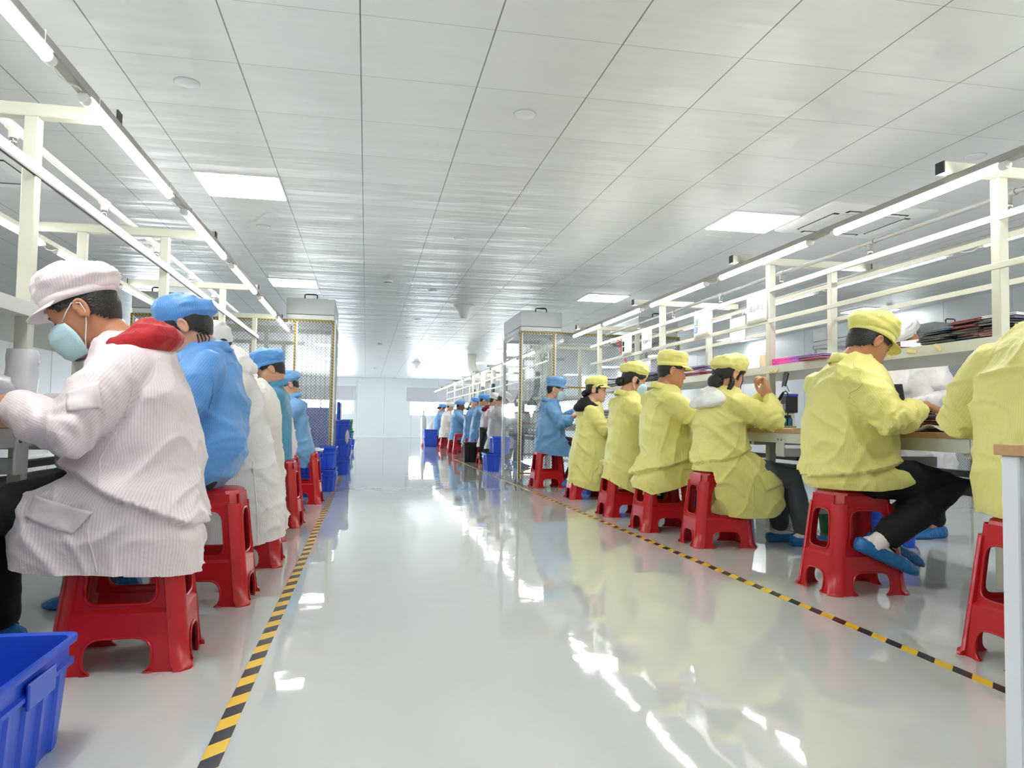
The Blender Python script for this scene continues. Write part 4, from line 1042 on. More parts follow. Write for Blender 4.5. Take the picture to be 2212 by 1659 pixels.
person(dict(label='man in a pinkish white coat with red hood and blue mask, nearest on the left', x=-.72, y=2.63, dir=-1, lod=0, coat='pink', skin=1, seed=4, fold=.0085,
    pw=3.0, rings=[(.26, -.205, .335, .225), (.36, -.208, .337, .232), (.44, -.206, .335, .232), (.50, -.196, .315, .232), (.55, -.188, .262, .225), (.595, -.186, .19, .205), (.64, -.188, .168, .2), (.70, -.18, .178, .203), (.78, -.168, .17, .203), (.85, -.15, .155, .2), (.92, -.118, .135, .19), (.97, -.085, .12, .165), (1.0, -.05, .11, .12), (1.025, -.025, .1, .08)],
    hem=[(-.22, .275), (-.1, .295), (.05, .305), (.34, .312)], head=(.165, 0, 1.085), pitch=29, neck=(.035, 0, .985), hscale=1.03,
    arms=[((-.0, -.185, .925), (.125, -.262, .715), (.262, -.20, .785)), ((-.0, .185, .925), (.13, .25, .73), (.30, .14, .79))], arm_r=(.088, .083, .076, .068, .052),
    hands={0: dict(d=(.9, .25, .12), pn=(.2, .1, -1), curl=.4, ext=.045)},
    cap=('pink', 'puffy', (.12, .052)), mask=True, hair='short', hood=('red', (.035, 1.015), 1.0, -.12, 1.2), blouse=[((.18, .612), (-.2, .45), .026)], collar=False, trousers='black',
    legs=[((.03, -.09, .54), (.44, -.12, .455), (.40, -.12, .10)), ((.03, .09, .54), (.44, .1, .46), (.42, .11, .10))],
    seams=[[(-.03, .95), (-.045, .86), (-.02, .76)], [(.0, .72), (.04, .64), (.03, .56)], [(.035, .54), (.06, .44), (.035, .315)]],
    pockets=[((.045, .49), (.205, .535), (.235, .47), (.10, .425)), ((.03, .865), (.115, .83), (.10, .775), (.02, .79))]))
person(dict(label='person in a bright blue coat and blue gathered cap, second on the left', x=-.655, y=3.44, dir=-1, lod=0, coat='blue', skin=0, seed=9, fold=.008,
    rings=[(.39, .05, .35, .21), (.45, -.03, .36, .22), (.53, -.105, .34, .225), (.60, -.155, .24, .21), (.68, -.16, .18, .2), (.78, -.15, .17, .2), (.87, -.137, .16, .2), (.95, -.118, .15, .195), (1.02, -.09, .13, .17), (1.06, -.065, .11, .125), (1.09, -.035, .09, .08)],
    hem=[(-.2, .40), (.36, .40)], head=(.105, 0, 1.135), pitch=26, yaw=8, neck=(.02, 0, 1.045), arms=[((-.01, -.19, .985), (.10, -.265, .765), (.30, -.16, .80)), ((-.01, .19, .985), (.12, .25, .77), (.32, .12, .80))], arm_r=(.09, .088, .084, .07, .052),
    cap=('blue', 'bouffant', (.2, .038)), hair='wisps', trousers='navy', seams=[[(-.04, 1.0), (-.055, .9), (-.03, .8)]]))
person(dict(label='person in a long white coat with a white hooded cap, third on the left', x=-.62, y=4.24, dir=-1, lod=1, coat='white', skin=0, seed=13,
    rings=[(.04, -.225, .31, .235), (.12, -.22, .31, .235), (.3, -.20, .33, .235), (.45, -.175, .36, .235), (.53, -.155, .33, .23), (.62, -.13, .2, .21), (.77, -.1, .18, .205), (.9, -.06, .18, .2), (.97, -.025, .18, .175), (1.02, .005, .17, .13), (1.06, .035, .16, .08)],
    hem=[(-.25, .16), (-.03, .11), (.32, .06)], head=(.19, 0, 1.14), pitch=30, neck=(.1, 0, 1.02), arms=[((.04, -.19, .94), (.18, -.25, .76), (.36, -.14, .79)), ((.04, .19, .94), (.18, .24, .76), (.36, .12, .79))],
    cap=('white', 'sock', (.1, .04)), hair='short', hood=('white', (.12, 1.09), 1.2, -.7, .9), collar=False, trousers='navy', seams=[[(-.0, .9), (-.035, .82), (-.01, .74)], [(-.06, .55), (-.09, .3), (-.1, .14)]]))
person(dict(label='person in a cream coat with a white hood on the back, fourth on the left', x=-.69, y=5.07, dir=-1, lod=1, coat='cream', skin=0, seed=17,
    rings=[(.03, -.22, .3, .22), (.3, -.195, .32, .23), (.47, -.18, .34, .23), (.56, -.172, .26, .22), (.66, -.168, .19, .2), (.78, -.155, .17, .2), (.88, -.125, .16, .19), (.94, -.09, .15, .165), (.98, -.05, .14, .12), (1.01, -.02, .13, .08)],
    hem=[(-.25, .07), (.32, .05)], head=(.2, 0, 1.01), pitch=42, neck=(.07, 0, .97), arms=[((0, -.18, .9), (.14, -.24, .73), (.32, -.14, .79)), ((0, .18, .9), (.14, .23, .73), (.32, .12, .79))],
    cap=('white', 'visor'), hair='short', hood=('white', (.03, .965), .95, -.6, .7), collar=False, trousers='navy'))
person(dict(label='person in a teal coat and blue cap, fifth on the left', x=-.635, y=5.69, dir=-1, lod=1, coat='teal', skin=0, seed=19, fold=.006,
    rings=[(.44, -.10, .3, .2), (.50, -.115, .33, .21), (.6, -.115, .22, .2), (.78, -.105, .17, .195), (.9, -.085, .15, .185), (.96, -.06, .13, .155), (1.0, -.035, .11, .11), (1.02, -.015, .1, .08)],
    hem=[(-.2, .45), (.35, .43)], head=(.045, 0, 1.10), pitch=26, neck=(.015, 0, 1.0), arms=[((0, -.18, .92), (.12, -.24, .74), (.3, -.14, .79)), ((0, .18, .92), (.12, .23, .74), (.3, .12, .79))],
    cap=('blue', 'puffy', (.16, .05)), hair='short', collar=True, trousers='navy'))
person(dict(label='person in a pale pinkish coat mostly hidden behind the teal coat, sixth on the left', x=-.68, y=6.42, dir=-1, lod=1, coat='pink', skin=0, seed=23,
    rings=[(.39, -.125, .3, .2), (.5, -.13, .32, .21), (.6, -.125, .22, .2), (.78, -.09, .17, .19), (.88, -.05, .17, .18), (.94, -.01, .16, .14), (.98, .02, .15, .08)],
    hem=[(-.2, .40), (.35, .40)], head=(.2, 0, 1.0), pitch=40, neck=(.09, 0, .94), arms=[((.02, -.17, .87), (.15, -.23, .73), (.32, -.14, .79)), ((.02, .17, .87), (.15, .23, .73), (.32, .12, .79))],
    cap=('white', 'visor'), hair='short', trousers='navy', extra=()))
person(dict(label='person in light blue coat before the left curtain booth, seventh on the left', x=-.575, y=7.2, dir=-1, lod=1, coat='blue2', skin=0, seed=29,
    rings=[(.31, -.09, .28, .19), (.38, -.125, .3, .2), (.46, -.132, .32, .21), (.58, -.105, .23, .2), (.7, -.072, .19, .195), (.82, -.035, .19, .19), (.9, .0, .19, .175), (.95, .03, .18, .14), (.985, .06, .17, .08)],
    hem=[(-.2, .36), (-.05, .32), (.35, .36)], head=(.135, 0, 1.055), pitch=30, yaw=-12, neck=(.105, 0, .96), arms=[((.04, -.18, .89), (.16, -.24, .74), (.34, -.14, .79)), ((.04, .18, .89), (.16, .23, .74), (.34, .12, .79))],
    cap=('blue2', 'bouffant'), hair='short', trousers='navy'))

person(dict(label='yellow-coated person nearest on the right, back turned, head out of the picture', x=2.215, y=2.17, dir=1, lod=0, coat='yellow', skin=1, seed=33, fold=.009, hipz=.57,
    rings=[(.47, -.15, .17, .18), (.5, -.165, .22, .19), (.55, -.175, .25, .2), (.62, -.178, .2, .2), (.75, -.172, .185, .205), (.88, -.158, .165, .205), (.98, -.13, .155, .2), (1.06, -.095, .155, .18), (1.11, -.05, .165, .135), (1.15, -.0, .17, .08)],
    hem=[(-.3, .478), (.4, .478)], head=(.24, 0, 1.235), pitch=34, neck=(.085, 0, 1.125), arms=[((-.02, -.2, 1.01), (.12, -.29, .80), (.33, -.18, .80)), ((-.02, .2, 1.01), (.03, .37, .82), (.26, .27, .83))], arm_r=(.092, .09, .09, .078, .055),
    cap=('yellow', 'visor'), hair='short', trousers='black', seams=[[(-.06, 1.06), (-.08, .95), (-.05, .82)]]))
person(dict(label='man in yellow coat, cap and black trousers, white trainer tucked on his stool', x=2.295, y=3.29, dir=1, lod=0, coat='yellow', skin=1, seed=37, fold=.009, hipz=.57,
    rings=[(.455, -.15, .2, .185), (.49, -.19, .34, .21), (.53, -.205, .36, .215), (.57, -.205, .30, .21), (.60, -.2, .2, .2), (.63, -.2, .185, .2), (.70, -.205, .2, .205), (.8, -.2, .19, .208), (.9, -.18, .165, .205), (.99, -.15, .14, .195), (1.05, -.115, .115, .165), (1.09, -.085, .095, .11), (1.12, -.06, .08, .075)],
    blouse=[((.2, .615), (-.2, .545), .024)], hem=[(-.26, .478), (.02, .478), (.12, .49), (.36, .56), (.5, .6)], head=(.09, 0, 1.165), pitch=31, yaw=4, neck=(-.01, 0, 1.075), hscale=1.02,
    arms=[((-.05, -.19, .985), (-.01, -.30, .795), (.145, -.25, .845)), ((-.05, .19, .985), (.08, .26, .79), (.28, .13, .82))], arm_r=(.09, .088, .084, .076, .062),
    hands={0: dict(d=(.95, .3, -.1), pn=(.0, .2, -1), curl=.55, ext=.085), 1: dict(d=(.9, -.2, -.2), pn=(.1, 0, -1), curl=.5, ext=.05)},
    cap=('yellow', 'puffy', (.13, .05)), hair='short', trousers='black', trouser_r=(.105, .095, .082, .075, .07),
    legs=[((.05, -.09, .54), (.45, -.15, .50), (-.0, -.165, .235)), ((.05, .09, .54), (.50, .07, .50), (.24, .09, .22))], toe=(.12, 0, -.052), sneaker=True, cuff=.82,
    seams=[[(-.06, 1.07), (-.11, .99), (-.125, .9)], [(.04, .59), (.10, .53), (.12, .495)]]))
person(dict(label='woman in yellow coat with white hood and grey jeans, elbows on the bench', x=2.235, y=4.59, dir=1, lod=0, coat='yellow', skin=0, seed=41, fold=.009,
    rings=[(.17, -.0, .40, .19), (.25, -.05, .425, .21), (.35, -.10, .44, .22), (.45, -.138, .43, .225), (.5, -.142, .37, .22), (.56, -.138, .28, .2), (.62, -.135, .195, .188), (.7, -.138, .18, .188), (.8, -.13, .17, .185), (.9, -.10, .165, .175), (.96, -.07, .15, .145), (1.0, -.045, .125, .1), (1.025, -.03, .1, .07)],
    hem=[(-.2, .475), (-.10, .475), (-.07, .34), (-.03, .2), (.1, .185), (.3, .19), (.45, .225)], head=(.075, 0, 1.085), pitch=20, yaw=14, neck=(.01, 0, .985),
    arms=[((.04, -.165, .915), (.30, -.19, .80), (.315, -.10, .94)), ((.04, .165, .915), (.31, .2, .80), (.33, .06, .94))], arm_r=(.086, .084, .078, .062, .05),
    hands={0: dict(d=(-.1, .25, .9), pn=(-1, .2, .1), curl=1.0, ext=.02, thumb=-1), 1: dict(d=(.1, -.3, .9), pn=(-1, -.2, .1), curl=1.0, ext=.03, thumb=1)},
    cap=('yellow', 'bouffant', (.24, .036)), hair='tied', hood=('white', (-.01, .968), 1.2, -.7, .75), blouse=[((.2, .62), (-.15, .52), .016)], collar=False, trousers='jeans', trouser_r=(.092, .086, .074, .066, .064),
    legs=[((.03, -.09, .52), (.46, -.12, .43), (.555, -.09, .105)), ((.03, .09, .52), (.44, .07, .44), (.50, .10, .105))], sneaker=True,
    seams=[[(.0, .93), (.02, .84)], [(.14, .62), (.13, .5), (.15, .3), (.15, .2)]], pockets=[((.17, .47), (.27, .49), (.36, .40), (.22, .36))]))
person(dict(label='bare-faced man in yellow coat and visored cap, fourth on the right', x=2.14, y=5.28, dir=1, lod=0, coat='yellow', skin=1, seed=45, fold=.008,
    rings=[(.24, -.2, .3, .2), (.32, -.21, .33, .215), (.41, -.212, .37, .225), (.48, -.185, .37, .225), (.53, -.155, .33, .215), (.58, -.15, .25, .205), (.64, -.155, .19, .2), (.72, -.158, .18, .2), (.82, -.148, .165, .2), (.92, -.125, .145, .195), (.99, -.095, .12, .17), (1.03, -.07, .1, .12), (1.06, -.05, .085, .075)],
    blouse=[((.2, .57), (-.2, .40), .03)], hem=[(-.26, .33), (-.14, .265), (.1, .34), (.24, .395), (.42, .46)], head=(.065, 0, 1.15), pitch=9, yaw=-6, neck=(-.0, 0, 1.03),
    arms=[((-.03, -.185, .955), (.18, -.27, .80), (.38, -.14, .80)), ((-.03, .185, .955), (.16, .25, .79), (.36, .14, .80))], arm_r=(.09, .088, .082, .07, .052),
    cap=('yellow', 'visor', (.1, .05)), hair='short', trousers='black', seams=[[(-.04, 1.02), (-.09, .97), (-.10, .89)], [(.05, .62), (.06, .5), (.1, .38)]]))
person(dict(label='person in yellow coat with blue face mask, fifth on the right', x=2.145, y=6.13, dir=1, lod=1, coat='yellow', skin=0, seed=49,
    rings=[(.14, -.195, .3, .2), (.25, -.192, .31, .205), (.36, -.182, .34, .215), (.44, -.168, .34, .215), (.5, -.16, .33, .215), (.58, -.145, .24, .2), (.66, -.14, .185, .19), (.78, -.13, .17, .19), (.9, -.108, .15, .185), (.97, -.08, .13, .16), (1.01, -.055, .11, .11), (1.035, -.04, .09, .075)],
    hem=[(-.2, .32), (-.1, .25), (.03, .195), (.32, .17)], head=(.075, 0, 1.125), pitch=16, yaw=-4, neck=(.0, 0, 1.01),
    arms=[((-.02, -.175, .935), (.17, -.25, .79), (.37, -.14, .80)), ((-.02, .175, .935), (.16, .24, .79), (.36, .14, .80))],
    cap=('yellow', 'puffy', (.1, .05), False), mask=True, hair='bun', trousers='navy', seams=[[(-.07, .96), (-.08, .87), (-.02, .78)], [(.04, .6), (.05, .4), (.06, .2)]]))
person(dict(label='woman in yellow coat with black hood, beside the person in blue', x=2.23, y=7.5, dir=1, lod=1, coat='yellow', skin=3, seed=53,
    rings=[(.07, -.198, .24, .19), (.2, -.192, .27, .2), (.35, -.178, .3, .205), (.47, -.16, .3, .205), (.52, -.152, .29, .205), (.6, -.14, .22, .195), (.7, -.125, .17, .185), (.82, -.105, .15, .18), (.9, -.08, .14, .17), (.95, -.055, .125, .14), (.985, -.03, .11, .08)],
    hem=[(-.2, .15), (0, .09), (.3, .085)], head=(.085, 0, 1.095), pitch=4, yaw=-24, neck=(.025, 0, .97),
    arms=[((-.01, -.165, .89), (.12, -.225, .71), (.34, -.16, .78)), ((-.01, .165, .89), (.12, .22, .72), (.34, .14, .78))],
    cap=('yellow', 'visor', (.2, .04)), hair='bun', hood=('black', (.02, .975), 1.2, -.6, .9), collar=False, trousers='black', seams=[[(.02, .64), (.01, .4), (-.03, .13)]], pockets=[((.06, .40), (.16, .42), (.16, .25), (.05, .25))]))
person(dict(label='person in blue coat and face mask by the right curtain booth', x=2.14, y=8.85, dir=1, lod=1, coat='blue2', skin=0, seed=57,
    rings=[(.34, -.1, .3, .19), (.4, -.155, .33, .205), (.47, -.165, .36, .21), (.53, -.155, .33, .21), (.6, -.15, .21, .195), (.72, -.14, .17, .19), (.84, -.118, .15, .185), (.94, -.088, .13, .175), (1.0, -.06, .11, .14), (1.04, -.035, .09, .08)],
    hem=[(-.2, .42), (.0, .38), (.36, .35)], head=(.08, 0, 1.15), pitch=8, yaw=-14, neck=(.005, 0, 1.02),
    arms=[((-.01, -.175, .945), (.11, -.24, .745), (.19, -.21, .80)), ((-.01, .175, .945), (.12, .23, .75), (.33, .12, .87))], arm_r=(.085, .08, .076, .07, .066),
    hands={0: dict(d=(.9, .3, .1), pn=(.0, .1, -1), curl=.35, ext=.19)},
    cap=('blue2', 'visor', (.08, .05)), mask=True, hair='short', trousers='black', legs=[((.03, -.09, .54), (.40, -.12, .47), (.22, -.12, .12)), ((.03, .09, .54), (.42, .1, .50), (.33, .11, .10))]))

# ---- the far right line beyond the booth
G0 = [(.26, -.195, .3, .2), (.4, -.18, .34, .215), (.5, -.16, .34, .215), (.58, -.155, .24, .2), (.7, -.15, .18, .195), (.82, -.13, .165, .195), (.92, -.095, .15, .185), (.99, -.055, .14, .15), (1.03, -.02, .12, .08)]
AR0 = [((0, -.18, .93), (.15, -.26, .75), (.34, -.14, .79)), ((0, .18, .93), (.15, .24, .75), (.34, .13, .79))]
def far(label, x, y, coat, capc, cap='bouffant', pitch=26, dz=0.0, lean=0.0, **k):
    R = [(z + dz * max(0, (z - .5) / .5), a + lean * max(0, z - .55), b + lean * max(0, z - .55), w) for z, a, b, w in G0]
    sp = dict(label=label, x=x, y=y, dir=1, lod=2, coat=coat, rings=R, hem=[(-.25, .3), (.4, .32)], head=(.1 + lean * .5, 0, 1.12 + dz), pitch=pitch, neck=(.05 + lean * .46, 0, .99 + dz), arms=[tuple(tuple(np.array(p) + (lean * .35 * (1 - i * .5), 0, dz * (1 - i * .5))) for i, p in enumerate(A)) for A in AR0], cap=(capc, cap), hair='short', seed=int(y * 10), trousers='navy')
    sp.update(k); return person(sp)
far('person in a pale grey coat just behind the edge of the right booth', 2.17, 12.7, 'grey', 'white', 'visor', pitch=34)
far('person in pale pink coat, dark red hood and black apron beyond the right booth', 2.17, 13.6, 'pink', 'white', 'visor', mask=True, hood=('darkred', (.04, 1.0), 1.1, -.4, .9), collar=False, extra=(apron,))
far('blue-coated person directly behind the one with the dark red hood', 2.16, 14.75, 'blue2', 'blue', pitch=30, dz=.03)
far('bald-naped person in a blue coat leaning to the bench, third blue coat beyond the booth', 2.17, 15.95, 'blue2', 'blue', pitch=34, hair=None)
far('person in a blue coat facing the bench beyond the black crate, dark face in profile', 2.13, 18.1, 'blue2', 'blue2', pitch=8, skin=2, lean=-.05)
far('person in a cream coat and white cap at the far benches', 2.14, 20.7, 'cream', 'white', pitch=24)
far('farthest person in a blue coat and cap, beside the cream coat', 2.13, 22.8, 'blue2', 'blue', pitch=26, hair='bun')
far('person in a pale grey coat bending low over the last far bench', 2.15, 25.3, 'grey', 'white', 'visor', pitch=50, lean=.35, dz=-.08)

# ---- standing worker behind the right bench
person(dict(label='standing person in white coat and cap holding a dark folder, behind the bench', x=3.95, y=4.84, dir=-1, lod=1, coat='white', skin=1, seed=71, hipz=.86, rz=.15,
    rings=[(.30, -.17, .2, .24), (.5, -.165, .19, .23), (.7, -.16, .175, .215), (.86, -.155, .165, .2), (1.0, -.14, .16, .19), (1.12, -.13, .17, .19), (1.19, -.105, .17, .195), (1.26, -.06, .17, .185), (1.30, -.02, .165, .14), (1.33, .02, .15, .08)],
    hem=[(-.3, .34), (.0, .30), (.3, .36)], head=(.16, 0, 1.395), pitch=32, neck=(.08, 0, 1.30), arms=[((.05, -.185, 1.2), (.02, -.27, .98), (.24, -.16, .93)), ((.05, .185, 1.2), (.05, .27, .98), (.27, .10, .95))],
    hands={0: dict(d=(.9, .2, -.1), pn=(.1, .9, -.1), curl=.5, ext=.03), 1: dict(d=(.9, -.3, -.1), pn=(.1, -.9, -.1), curl=.5, ext=.03)},
    cap=('white', 'bouffant', (.1, .04)), hair='short', trousers='black', legs=[((.0, -.09, .84), (.03, -.1, .48), (.0, -.11, .10)), ((.0, .09, .84), (.03, .1, .48), (-.02, .13, .10))]))

# ================================================================== curtain booths
GALV = mat('galvanised_sheet', 'b4babb', .38, metal=.35, noise=.06, nscale=12)
FFUW = mat('filter_box_lower', 'd9dddd', .4)
MESHC = clear_sheet('printed_mesh_film', (.86, .9, .9), .05, .12, grid=.036, galpha=.55)
STRIP = clear_sheet('strip_curtain', (.84, .93, .95), .17, .22)
FILM = clear_sheet('clear_side_film', (.9, .93, .94), .13, .06, wave=.06, axis='Y')
def trim_mat():
    m = bpy.data.materials.new('gold_edge_trim'); m.use_nodes = True; nt = m.node_tree; b = nt.nodes['Principled BSDF']
    tc = nt.nodes.new('ShaderNodeTexCoord'); sx = nt.nodes.new('ShaderNodeSeparateXYZ'); nt.links.new(tc.outputs['Object'], sx.inputs[0])
    f = M_(nt, 'FRACT', M_(nt, 'DIVIDE', M_(nt, 'ADD', sx.outputs[2], sx.outputs[0]), .035))
    mx = nt.nodes.new('ShaderNodeMix'); mx.data_type = 'RGBA'; mx.inputs[6].default_value = (*srgb('b39a45'), 1); mx.inputs[7].default_value = (*srgb('5d5226'), 1)
    nt.links.new(M_(nt, 'GREATER_THAN', f, .6), mx.inputs[0]); nt.links.new(mx.outputs[2], b.inputs['Base Color']); b.inputs['Roughness'].default_value = .35
    return m
GOLD = trim_mat()
def booth(label, x0, x1, y0, y1, aisle, ffus, fine=True):
    """aisle: -1 / +1 side that faces the aisle; ffus: x ranges of the filter boxes on top"""
    t = thing('curtain_booth', label, 'clean booth', (0, 0, 0))
    zt = 1.90
    for x in (x0 + .02, x1 - .02):
        for y in (y0 + .02, y1 - .02):
            MB().box(x - .02, x + .02, y - .02, y + .02, .02, zt).build('corner_post', GALV, t)
            MB().lathe([(.03, 0), (.03, .008), (.012, .014), (.012, .03)], (x, y, 0), 14).build('foot', CHROME, t, 40)
    mb = MB()
    for y in (y0 + .02, y1 - .02): mb.box(x0, x1, y - .02, y + .02, zt - .04, zt)
    for x in (x0 + .02, x1 - .02): mb.box(x - .02, x + .02, y0, y1, zt - .04, zt)
    mb.build('top_frame', GALV, t)
    for a, b in ffus:
        f = MB().box(a, b, y0, y1, 1.965, 2.15, .004).build('filter_unit', GALV, t)
        MB().box(a + .006, b - .006, y0 + .004, y1 - .004, 1.905, 1.962, .003).build('filter_tray', FFUW, f)
        g = MB()
        MB().box(a + .003, b - .003, y0 + .002, y1 - .002, 1.960, 1.967).build('dark_seam', DARK, f)
        MB().tube([(a + .2, y0 + .03, 2.15), (a + .2, y0 + .03, 2.19), (a + .215, y0 + .03, 2.2), (a + .325, y0 + .03, 2.2), (a + .34, y0 + .03, 2.19), (a + .34, y0 + .03, 2.15)], .008, 6).build('handle', BLACK, f)
    # mesh film on the front, edged with gold trim; strip curtain behind it
    MB().box(x0 + .03, x1 - .03, y0 - .004, y0 - .001, .03, zt - .01).build('mesh_film', MESHC, t)
    xa = x0 if aisle < 0 else x1; xb = xa + .44 * -aisle
    for x in sorted((xa + .012 * -aisle, xb, x1 - .012 if aisle < 0 else x0 + .012)):
        MB().box(x - .011, x + .011, y0 - .012, y0 - .0045, .06, zt - .01).build('edge_trim', GOLD, t)
        MB().box(x + .012, x + .028, y0 - .012, y0 - .0045, .06, zt - .01).build('edge_trim', FFUW, t)
    MB().box(x0, x1, y0 - .0125, y0 - .005, zt - .022, zt).build('edge_trim', GOLD, t)
    MB().box(min(xa, xb) + .02, max(xa, xb) - .02, y0 - .0125, y0 - .005, .12, .14).build('edge_trim', GOLD, t)
    lo, hi = (xb + .02, x1 - .03) if aisle < 0 else (x0 + .03, xb - .02)
    MB().box(lo, hi, y0 - .0125, y0 - .005, 1.20, 1.22).build('edge_trim', GOLD, t)
    s0_, s1_ = sorted((xa + .05 * -aisle, xb - .02 * -aisle))
    n = 7; w = (s1_ - s0_) / n
    for k in range(n):
        p = [(s0_ + w * k + (w + .012) * u, y0 + .10 + .010 * math.cos(u * math.pi * 2) * (1 if k % 2 else .4), z) for z in (.10, 1.80) for u in np.linspace(0, 1, 9)]
        MB().sheet(np.array(p).reshape(2, 9, 3), .002).build('curtain_strip', STRIP, t, True)
    MB().box(s0_, s1_, y0 + .085, y0 + .12, 1.80, 1.84).build('curtain_rail', GALV, t)
    # clear film on the aisle side, crumpled where it meets the floor
    g = []
    for z in np.concatenate([np.linspace(1.93, .30, 12), np.linspace(.27, .0, 12)]):
        row = []
        for k in np.linspace(0, 1, 24):
            cr = max(0, (.3 - z) / .3)
            q = vnoise(np.array([[k * 9, z * 14, 1.5 + x0]]), 3)[0]
            row.append((xa + aisle * (.012 + .03 * cr * cr + .028 * cr * q + .004 * math.sin(k * 7)), y0 - .01 + (y1 - y0 + .02) * k + .02 * cr * q, max(z + .02 * cr * q, .004)))
        g.append(row)
    MB().sheet(g, .002).build('side_film', FILM, t, True)
    return t
booth('clear curtain booth with a galvanised filter box at the right side of the aisle', 1.86, 3.98, 9.27, 10.43, -1, [(1.865, 2.40), (3.42, 3.96)])
booth('clear curtain booth with a galvanised filter box at the left side of the aisle', -2.585, -.385, 9.0, 10.15, 1, [(-.93, -.39), (-2.58, -2.04)])
booth('third curtain booth far behind the right bench, near the right wall', 6.2, 7.75, 8.6, 9.75, -1, [(6.205, 6.75), (7.2, 7.74)])

# ================================================================== crates
CBLUE = mat('crate_blue', '2450cc', .33, noise=.04, nscale=6); CGREEN = mat('crate_green', '1f7a3f', .35); CBLACK = mat('crate_black', '101012', .4)
LID = mat('white_lid', 'e6e8e8', .4)
def crate(label, x, y, z, w, d, h, m=None, rz=0.0, lid=False, group=None, fine=True):
    m = m or CBLUE
    t = thing('storage_crate', label, 'crate', (x, y, z), rz, group)
    tp = .02
    def rr(hw, hd, zz, r=.025):
        pts = []
        for sx, sy, t0 in ((1, 1, 0), (-1, 1, .5), (-1, -1, 1), (1, -1, 1.5)):
            for k in np.linspace(t0 * math.pi, (t0 + .5) * math.pi, 4): pts.append((sx * (hw - r) + r * math.cos(k), sy * (hd - r) + r * math.sin(k), zz))
        return pts
    a, b = w / 2, d / 2; i = .014
    L = [rr(a - tp - i, b - tp - i, .012), rr(a - i, b - i, h - .004), rr(a, b, h), rr(a + .002, b + .002, h - .006), rr(a, b, h - .016), rr(a - .012, b - .012, h - .017), rr(a - .0125, b - .0125, h - .055), rr(a - .013, b - .013, h - .057), rr(a - tp - .006, b - tp - .006, .0)]
    MB().loft(L).build('crate_body', m, t, 35)
    bd = MB().loft([rr(a - .014, b - .014, h - .070), rr(a - .003, b - .003, h - .066), rr(a - .003, b - .003, h - .056), rr(a - .014, b - .014, h - .052)], True, False)
    bd.build('rim_band', m, t, 35)
    if fine:
        nx, ny = max(2, int(w / .13)), max(2, int(d / .11))
        for sgn in (-1, 1):
            for k in range(nx):
                u = (-.5 + (k + .5) / nx) * (w - .12)
                MB().loft([[(u - .022 * q, sgn * (b - .014 - tp * .98 * (1 - zz / h)), zz), (u - .008 * q, sgn * (b - .002 - tp * .8 * (1 - zz / h)), zz), (u + .008 * q, sgn * (b - .002 - tp * .8 * (1 - zz / h)), zz), (u + .022 * q, sgn * (b - .014 - tp * .98 * (1 - zz / h)), zz)] for zz, q in ((.004, 1.2), (h - .06, .8))]).build('rib', m, t)
            for k in range(ny):
                u = (-.5 + (k + .5) / ny) * (d - .10)
                MB().loft([[(sgn * (a - .014 - tp * .98 * (1 - zz / h)), u - .022 * q, zz), (sgn * (a - .002 - tp * .8 * (1 - zz / h)), u - .008 * q, zz), (sgn * (a - .002 - tp * .8 * (1 - zz / h)), u + .008 * q, zz), (sgn * (a - .014 - tp * .98 * (1 - zz / h)), u + .022 * q, zz)] for zz, q in ((.004, 1.2), (h - .06, .8))]).build('rib', m, t)
            MB().box(sgn * a - .004 - (.0 if sgn > 0 else .004), sgn * a + .004 + (.004 if sgn < 0 else .0), -.07, .07, h - .085, h - .03, .003).build('handle', m, t)
    if lid: MB().box(-a - .006, a + .006, -b - .006, b + .006, h, h + .018, .006).box(-a + .03, a - .03, -b + .03, b - .03, h + .018, h + .026, .004).build('lid', LID, t)
    return t
crate('open blue plastic crate in the near left corner', -.972, 1.812, 0, .61, .44, .245)
for k in range(2): crate(('blue crate with a white lid, by the seventh stool on the left' if k else 'blue crate on the floor under the white-lidded crate'), -.60, 7.82, .225 * k, .36, .34, .222, lid=(k == 1), group='crates by the left booth')
for k in range(2): crate('blue crate wrapped in film at the corner of the left booth, %s one' % ('upper' if k else 'lower'), -.40, 8.45, .235 * k, .2, .5, .232, group='crates by the left booth')
for k in range(3): crate('blue crate in the tall stack past the left booth, %s of three' % ('lowest', 'middle', 'topmost')[k], -.40, 10.85, .25 * k, .38, .45, .247, group='crates past the left booth')
for k in range(3): crate('blue crate in the second stack past the left booth, %s of three' % ('lowest', 'middle', 'topmost')[k], -.46, 12.4, .24 * k, .34, .5, .237, group='crates past the left booth')
for k in range(2): crate('blue crate in the low far stack along the left tape, %s' % ('lower', 'upper')[k], -.46, 15.6, .24 * k, .4, .55, .237, group='crates past the left booth', fine=False)
crate('farthest single blue crate along the left tape', -.44, 19.6, 0, .36, .5, .25, fine=False)
crate('green crate on top of the far single blue crate', -.47, 19.6, .25, .36, .5, .22, CGREEN, fine=False)
crate('upper green crate far along the left tape', -.55, 21.6, .5, .4, .5, .25, CGREEN, fine=False)
crate('lower green crate far along the left tape', -.55, 21.6, .25, .4, .5, .25, CGREEN, fine=False)
crate('bottom blue crate under the far green crates', -.55, 21.6, 0, .4, .5, .25, fine=False)
for k in range(4): crate('blue crate inside the left curtain booth, %s of its stack' % ('bottom', 'second', 'third', 'top')[k], -.62, 9.5, .225 * k, .36, .5, .222, group='crates inside the left booth', fine=False)
crate('large black crate on the floor among the far stools', 2.04, 14.2, 0, .52, .40, .36, CBLACK)
crate('lower blue crate beyond the right booth', 1.97, 11.75, 0, .32, .5, .27)
crate('upper blue crate stacked askew at the far side of the right booth', 2.07, 11.8, .27, .3, .44, .26)
